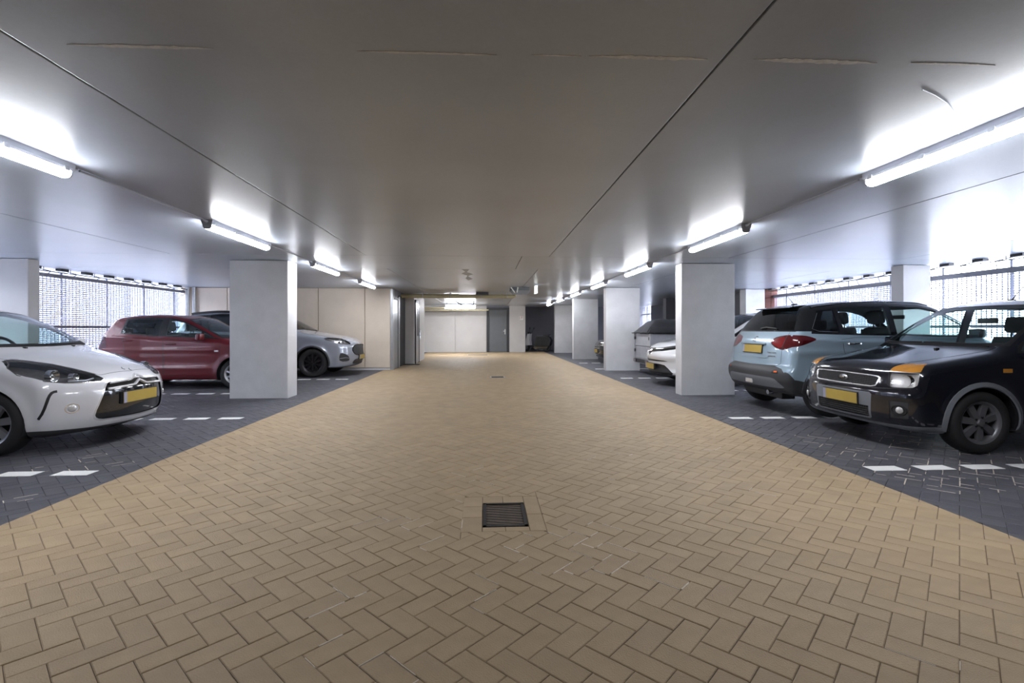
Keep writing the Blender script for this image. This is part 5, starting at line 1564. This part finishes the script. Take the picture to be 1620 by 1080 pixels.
# ---------------------------------------------------------------- white crossover behind the right column
S = SPEC['chr']; B0 = Body(S)
S['feat'] = glass_feats(S, B0, 1.12, 1.50, 1.15, 1.40, [(1.42, 2.4, .05, 0, 'privacy'), (2.5, 3.2, 0, 0, 'privacy')], 'black', .05, .06, 'privacy')
S['feat'] += [
    ('lamp', 'front', [(.02, .64), (.10, .70), (.30, .722), (.50, .74), (.70, .775), (.86, .86), (.84, .90), (.66, .86), (.45, .82), (.2, .80), (.0, .79), (-.05, .72), (-.05, .64)], 0, dict(name='headlamp_band', mat='paint_gloss_black', filt=lambda c, n: c.x < .75 and n.x < -.02)),
    ('gr', 'front', [(-.05, .545), (.3, .545), (.52, .535), (.60, .52), (.5, .515), (.3, .51), (-.05, .51)], 0, dict(name='grille', mat='black')),
    ('low', 'front', [(-.05, .45), (.36, .46), (.50, .44), (.70, .28), (.66, .25), (-.05, .25)], 0, dict(name='lower_grille', mat='black', offset=-.01, filt=lambda c, n: c.x < .6 and n.x < -.02)),
    ('skirt', 'front', [(-.05, .245), (.66, .25), (.8, .25), (1.0, .25), (1.0, .05), (-.05, .05)], 0, dict(name='lower_skirt', mat='trim', filt=lambda c, n: c.x < .6)),
]
car, B, parts = build_car(S, 'crossover', *PLACE['chr'], 'white crossover with slim swept headlamps behind the nearest right column')
plate(B, car, 'front', .40, back=.04, tilt=0)
for sg in (1, -1):
    strip_on(B, 'front', [(sg * .14, .765), (sg * .4, .785), (sg * .7, .835)], 'headlamp', M['reflector_dark'], car, .022, .004)
    strip_on(B, 'front', [(sg * .03, .66), (sg * .12, .715), (sg * .40, .738)], 'headlamp_chrome', M['chrome'], car, .010, .004)
mirror(B, car, 1.7, 1.1, 'paint_white2')

# ---------------------------------------------------------------- black car far right, mostly hidden
S = SPEC['black']; B0 = Body(S)
S['feat'] = glass_feats(S, B0, 1.0, 1.38, 1.05, 1.3, [(1.4, 2.5, .05, 0, 'privacy'), (2.6, 3.4, 0, 0, 'privacy')], 'black', .05, .05, 'privacy')
S['feat'] += [('lamp', 'front', [(.50, .60), (.72, .60), (.84, .66), (.82, .73), (.6, .71), (.48, .67)], 1, dict(name='headlamp', mat='reflector', paired=True, filt=lambda c, n: c.x < .6 and n.x < -.02)),
              ('gr', 'front', [(-.05, .68), (.38, .68), (.45, .6), (.36, .32), (-.05, .30)], 1, dict(name='grille', mat='trim'))]
car, B, parts = build_car(S, 'saloon_car', *PLACE['black'], 'black car whose bright headlamp peeks out between two right columns')
plate(B, car, 'front', .42)
for k, z in enumerate((.60, .52)):
    strip_on(B, 'front', [(-.40, z), (0, z + .01), (.40, z)], 'grille_bar', M['chrome'], parts['gr'], .02, .006)
mirror(B, car, 1.6, .98, 'paint_gloss_black')
# ================================================================== TRAILER AND SCOOTER
tr = empty('box_trailer', (4.15, 12.3, 0)); tag(tr, 'aluminium drop-side trailer parked beside the white crossover', 'trailer')
TL, TW = 2.6, 1.32
MB().box(0, TL, 0, TW, .36, .42, .01).build('bed', M['alu'], tr)
MB().box(-.02, TL, -.01, .06, .30, .40, .008).box(-.02, TL, TW - .06, TW + .01, .30, .40, .008).box(-.03, .05, 0, TW, .28, .40, .008).build('chassis', M['steel'], tr)
for z0, z1 in ((.42, .735), (.75, 1.06)):
    for face in ('end', 'side', 'rear', 'far'):
        m = MB()
        def slab(u0, u1, zz0, zz1, d0, d1):
            if face == 'end': m.box(d0, d1, u0, u1, zz0, zz1)
            elif face == 'rear': m.box(TL - d1, TL - d0, u0, u1, zz0, zz1)
            elif face == 'side': m.box(u0, u1, d0, d1, zz0, zz1)
            else: m.box(u0, u1, TW - d1, TW - d0, zz0, zz1)
        Lf = TW if face in ('end', 'rear') else TL
        slab(.045, Lf - .045, z0, z1, 0, .025)
        for q in (.08, .5, .92): slab(.045, Lf - .045, z0 + (z1 - z0) * q - .018, z0 + (z1 - z0) * q + .018, -.012, 0)
        m.build('side_board', M['alu'], tr)
for (x, y) in ((0, 0), (0, TW), (TL, 0), (TL, TW), (TL / 2, 0), (TL / 2, TW)):
    MB().box(x - .035, x + .035, y - .035, y + .035, .36, 1.075, .006).build('corner_post', M['alu'], tr)
for y in (.06, TW - .06):
    for z in (.62, .95):
        MB().box(-.04, -.012, y - .03, y + .03, z - .04, z + .04, .006).build('latch', M['black'], tr)
MB().box(-.05, .0, .06, TW - .06, .30, .40, .01).build('light_bar', M['trim'], tr)
for y in (.16, TW - .16):
    MB().box(-.07, -.045, y - .11, y + .11, .31, .39, .008).build('rear_lamp', M['red_lens'], tr)
for y in (-.14, TW + .14):
    wheel(tr, TL / 2, y, .28, 1 if y > 0 else -1, width=.16, rim=.6, spokes=5, style='five', low=True)
MB().tube([(TL, TW / 2, .34), (TL + .9, TW / 2, .38)], .04, 10).build('drawbar', M['steel'], tr)
# black tarpaulin load
n1, n2 = 22, 14; v = []; f = []
r5 = random.Random(5)
for i in range(n1 + 1):
    for j in range(n2 + 1):
        u, w = i / n1, j / n2
        x = -.08 + (TL + .16) * u; y = -.07 + (TW + .14) * w
        e = min(u, 1 - u, ) * n1; g2 = min(w, 1 - w) * n2
        edge = min(1, min(e / 3.0, g2 / 3.0))
        z = 1.10 + (.36 * math.sin(edge * math.pi / 2) ** .7 if edge > 0 else 0) * (.92 + .12 * math.sin(5 * u + 1) * math.sin(3 * w)) + r5.uniform(-.008, .008)
        z -= .10 * sstep(.38, .6, u)
        if u < .3: z -= .16 * (w ** 2) * (edge > 0)
        v.append((x, y, max(float(z), 1.095)))
for i in range(n1):
    for j in range(n2):
        a = i * (n2 + 1) + j
        f.append((a, a + n2 + 1, a + n2 + 2, a + 1))
k = len(v)
bd_ = [i * (n2 + 1) for i in range(n1 + 1)] + [n1 * (n2 + 1) + j for j in range(1, n2 + 1)] + [i * (n2 + 1) + n2 for i in range(n1 - 1, -1, -1)] + [j for j in range(n2 - 1, 0, -1)]
v += [(v[b][0], v[b][1], 1.079) for b in bd_]
for q in range(len(bd_)):
    q2 = (q + 1) % len(bd_); f.append((bd_[q], bd_[q2], k + q2, k + q))
f.append(tuple(k + q for q in range(len(bd_))))
cover = mesh_obj('tarpaulin', v, f, M['tarp'], None, True); cover.location = (4.15, 12.3, 0)
tag(cover, 'black tarpaulin bulging over the aluminium trailer load', 'tarpaulin')

# ---- scooter in the far niche
sc = empty('scooter', (2.46, 26.3, 0), -.5); tag(sc, 'black and white motor scooter standing in the dark far niche', 'scooter')
for x in (-.33, .82):
    o = MB().lathe([(.12, -.05), (.19, -.06), (.23, -.035), (.24, 0), (.23, .035), (.19, .06), (.12, .05)], 28).build('wheel', M['rubber'], sc, True); o.location = (x, 0, .24)
    MB().lathe([(.001, -.04), (.12, -.035), (.13, 0), (.12, .035), (.001, .04)], 20).build('rim', M['alloy'], o, True)
MB().prism([(-.42, .46), (-.30, .50), (-.14, .46), (-.10, .40), (-.36, .38)], 'y', -.075, .075).build('front_fender', M['paint_white2'], sc)
m = MB(); Q_ = [(-.30, .34, .10), (-.22, .60, .17), (-.15, .84, .19), (-.10, .96, .13)]
for d in (0, .05):
    for (x, z, w) in Q_: m.v += [(x + d, -w, z), (x + d - .04, 0, z), (x + d, w, z)]
def q4(a, b, c, d): m.f.append((a, b, c, d))
for i in range(3):
    for j in range(2):
        q4(i * 3 + j, i * 3 + j + 1, i * 3 + j + 4, i * 3 + j + 3); q4(12 + i * 3 + j, 12 + i * 3 + j + 3, 12 + i * 3 + j + 4, 12 + i * 3 + j + 1)
for i in range(3):
    for j in (0, 2): q4(i * 3 + j, i * 3 + j + 3, 15 + i * 3 + j, 12 + i * 3 + j)
m.build('leg_shield', M['paint_white2'], sc, True)
MB().prism([(-.34, .32), (-.30, .62), (-.20, .92), (-.08, .95), (-.10, .6), (-.06, .34)], 'y', -.16, .16).build('front_panel', M['paint_white2'], sc)
MB().prism([(-.22, .26), (.32, .24), (.32, .30), (-.16, .33)], 'y', -.15, .15).build('footboard', M['black'], sc)
MB().prism([(.30, .10), (.34, .34), (.85, .36), (.95, .20), (.85, .10)], 'y', -.12, .12).build('engine_cover', M['black'], sc)
MB().prism([(.16, .16), (.20, .45), (.28, .76), (.50, .80), (1.0, .78), (1.12, .60), (1.06, .36), (.9, .2)], 'y', -.17, .17).build('body_panel', M['paint_gloss_black'], sc)
MB().box(.26, .95, -.14, .14, .74, .84, .04).build('seat', M['black'], sc, True)
MB().box(.70, 1.02, -.2, .2, .84, .92, .03).build('rear_rack', M['black'], sc, True)
MB().tube([(-.10, -.34, 1.02), (-.06, -.2, 1.03), (-.08, 0, 1.0), (-.06, .2, 1.03), (-.10, .34, 1.02)], .018, 8).build('handlebar', M['black'], sc, True)
MB().box(-.2, -.05, -.1, .1, .93, 1.04, .04).build('headlamp_cowl', M['black'], sc, True)
for s in (-1, 1):
    o = MB().tube([(-.06, s * .2, 1.03), (-.02, s * .26, 1.2)], .008, 6).build('mirror_stem', M['black'], sc)
    MB().lathe([(.001, -.012), (.05, -.01), (.055, 0), (.05, .01), (.001, .012)], 18, 'x', (0, s * .27, 1.23)).build('mirror', M['black'], o, True)
MB().lathe([(.001, -.03), (.05, -.03), (.06, 0), (.05, .03), (.001, .03)], 16, 'x', (1.05, 0, .62)).build('tail_lamp', M['red_lens'], sc, True)
MB().tube([(.1, .14, .12), (.6, .17, .2), (.95, .18, .30)], [.03, .05, .05], 10).build('exhaust', M['steel'], sc, True)
MB().tube([(.2, .05, .25), (.24, .18, .02)], .012, 6).build('stand', M['steel'], sc)
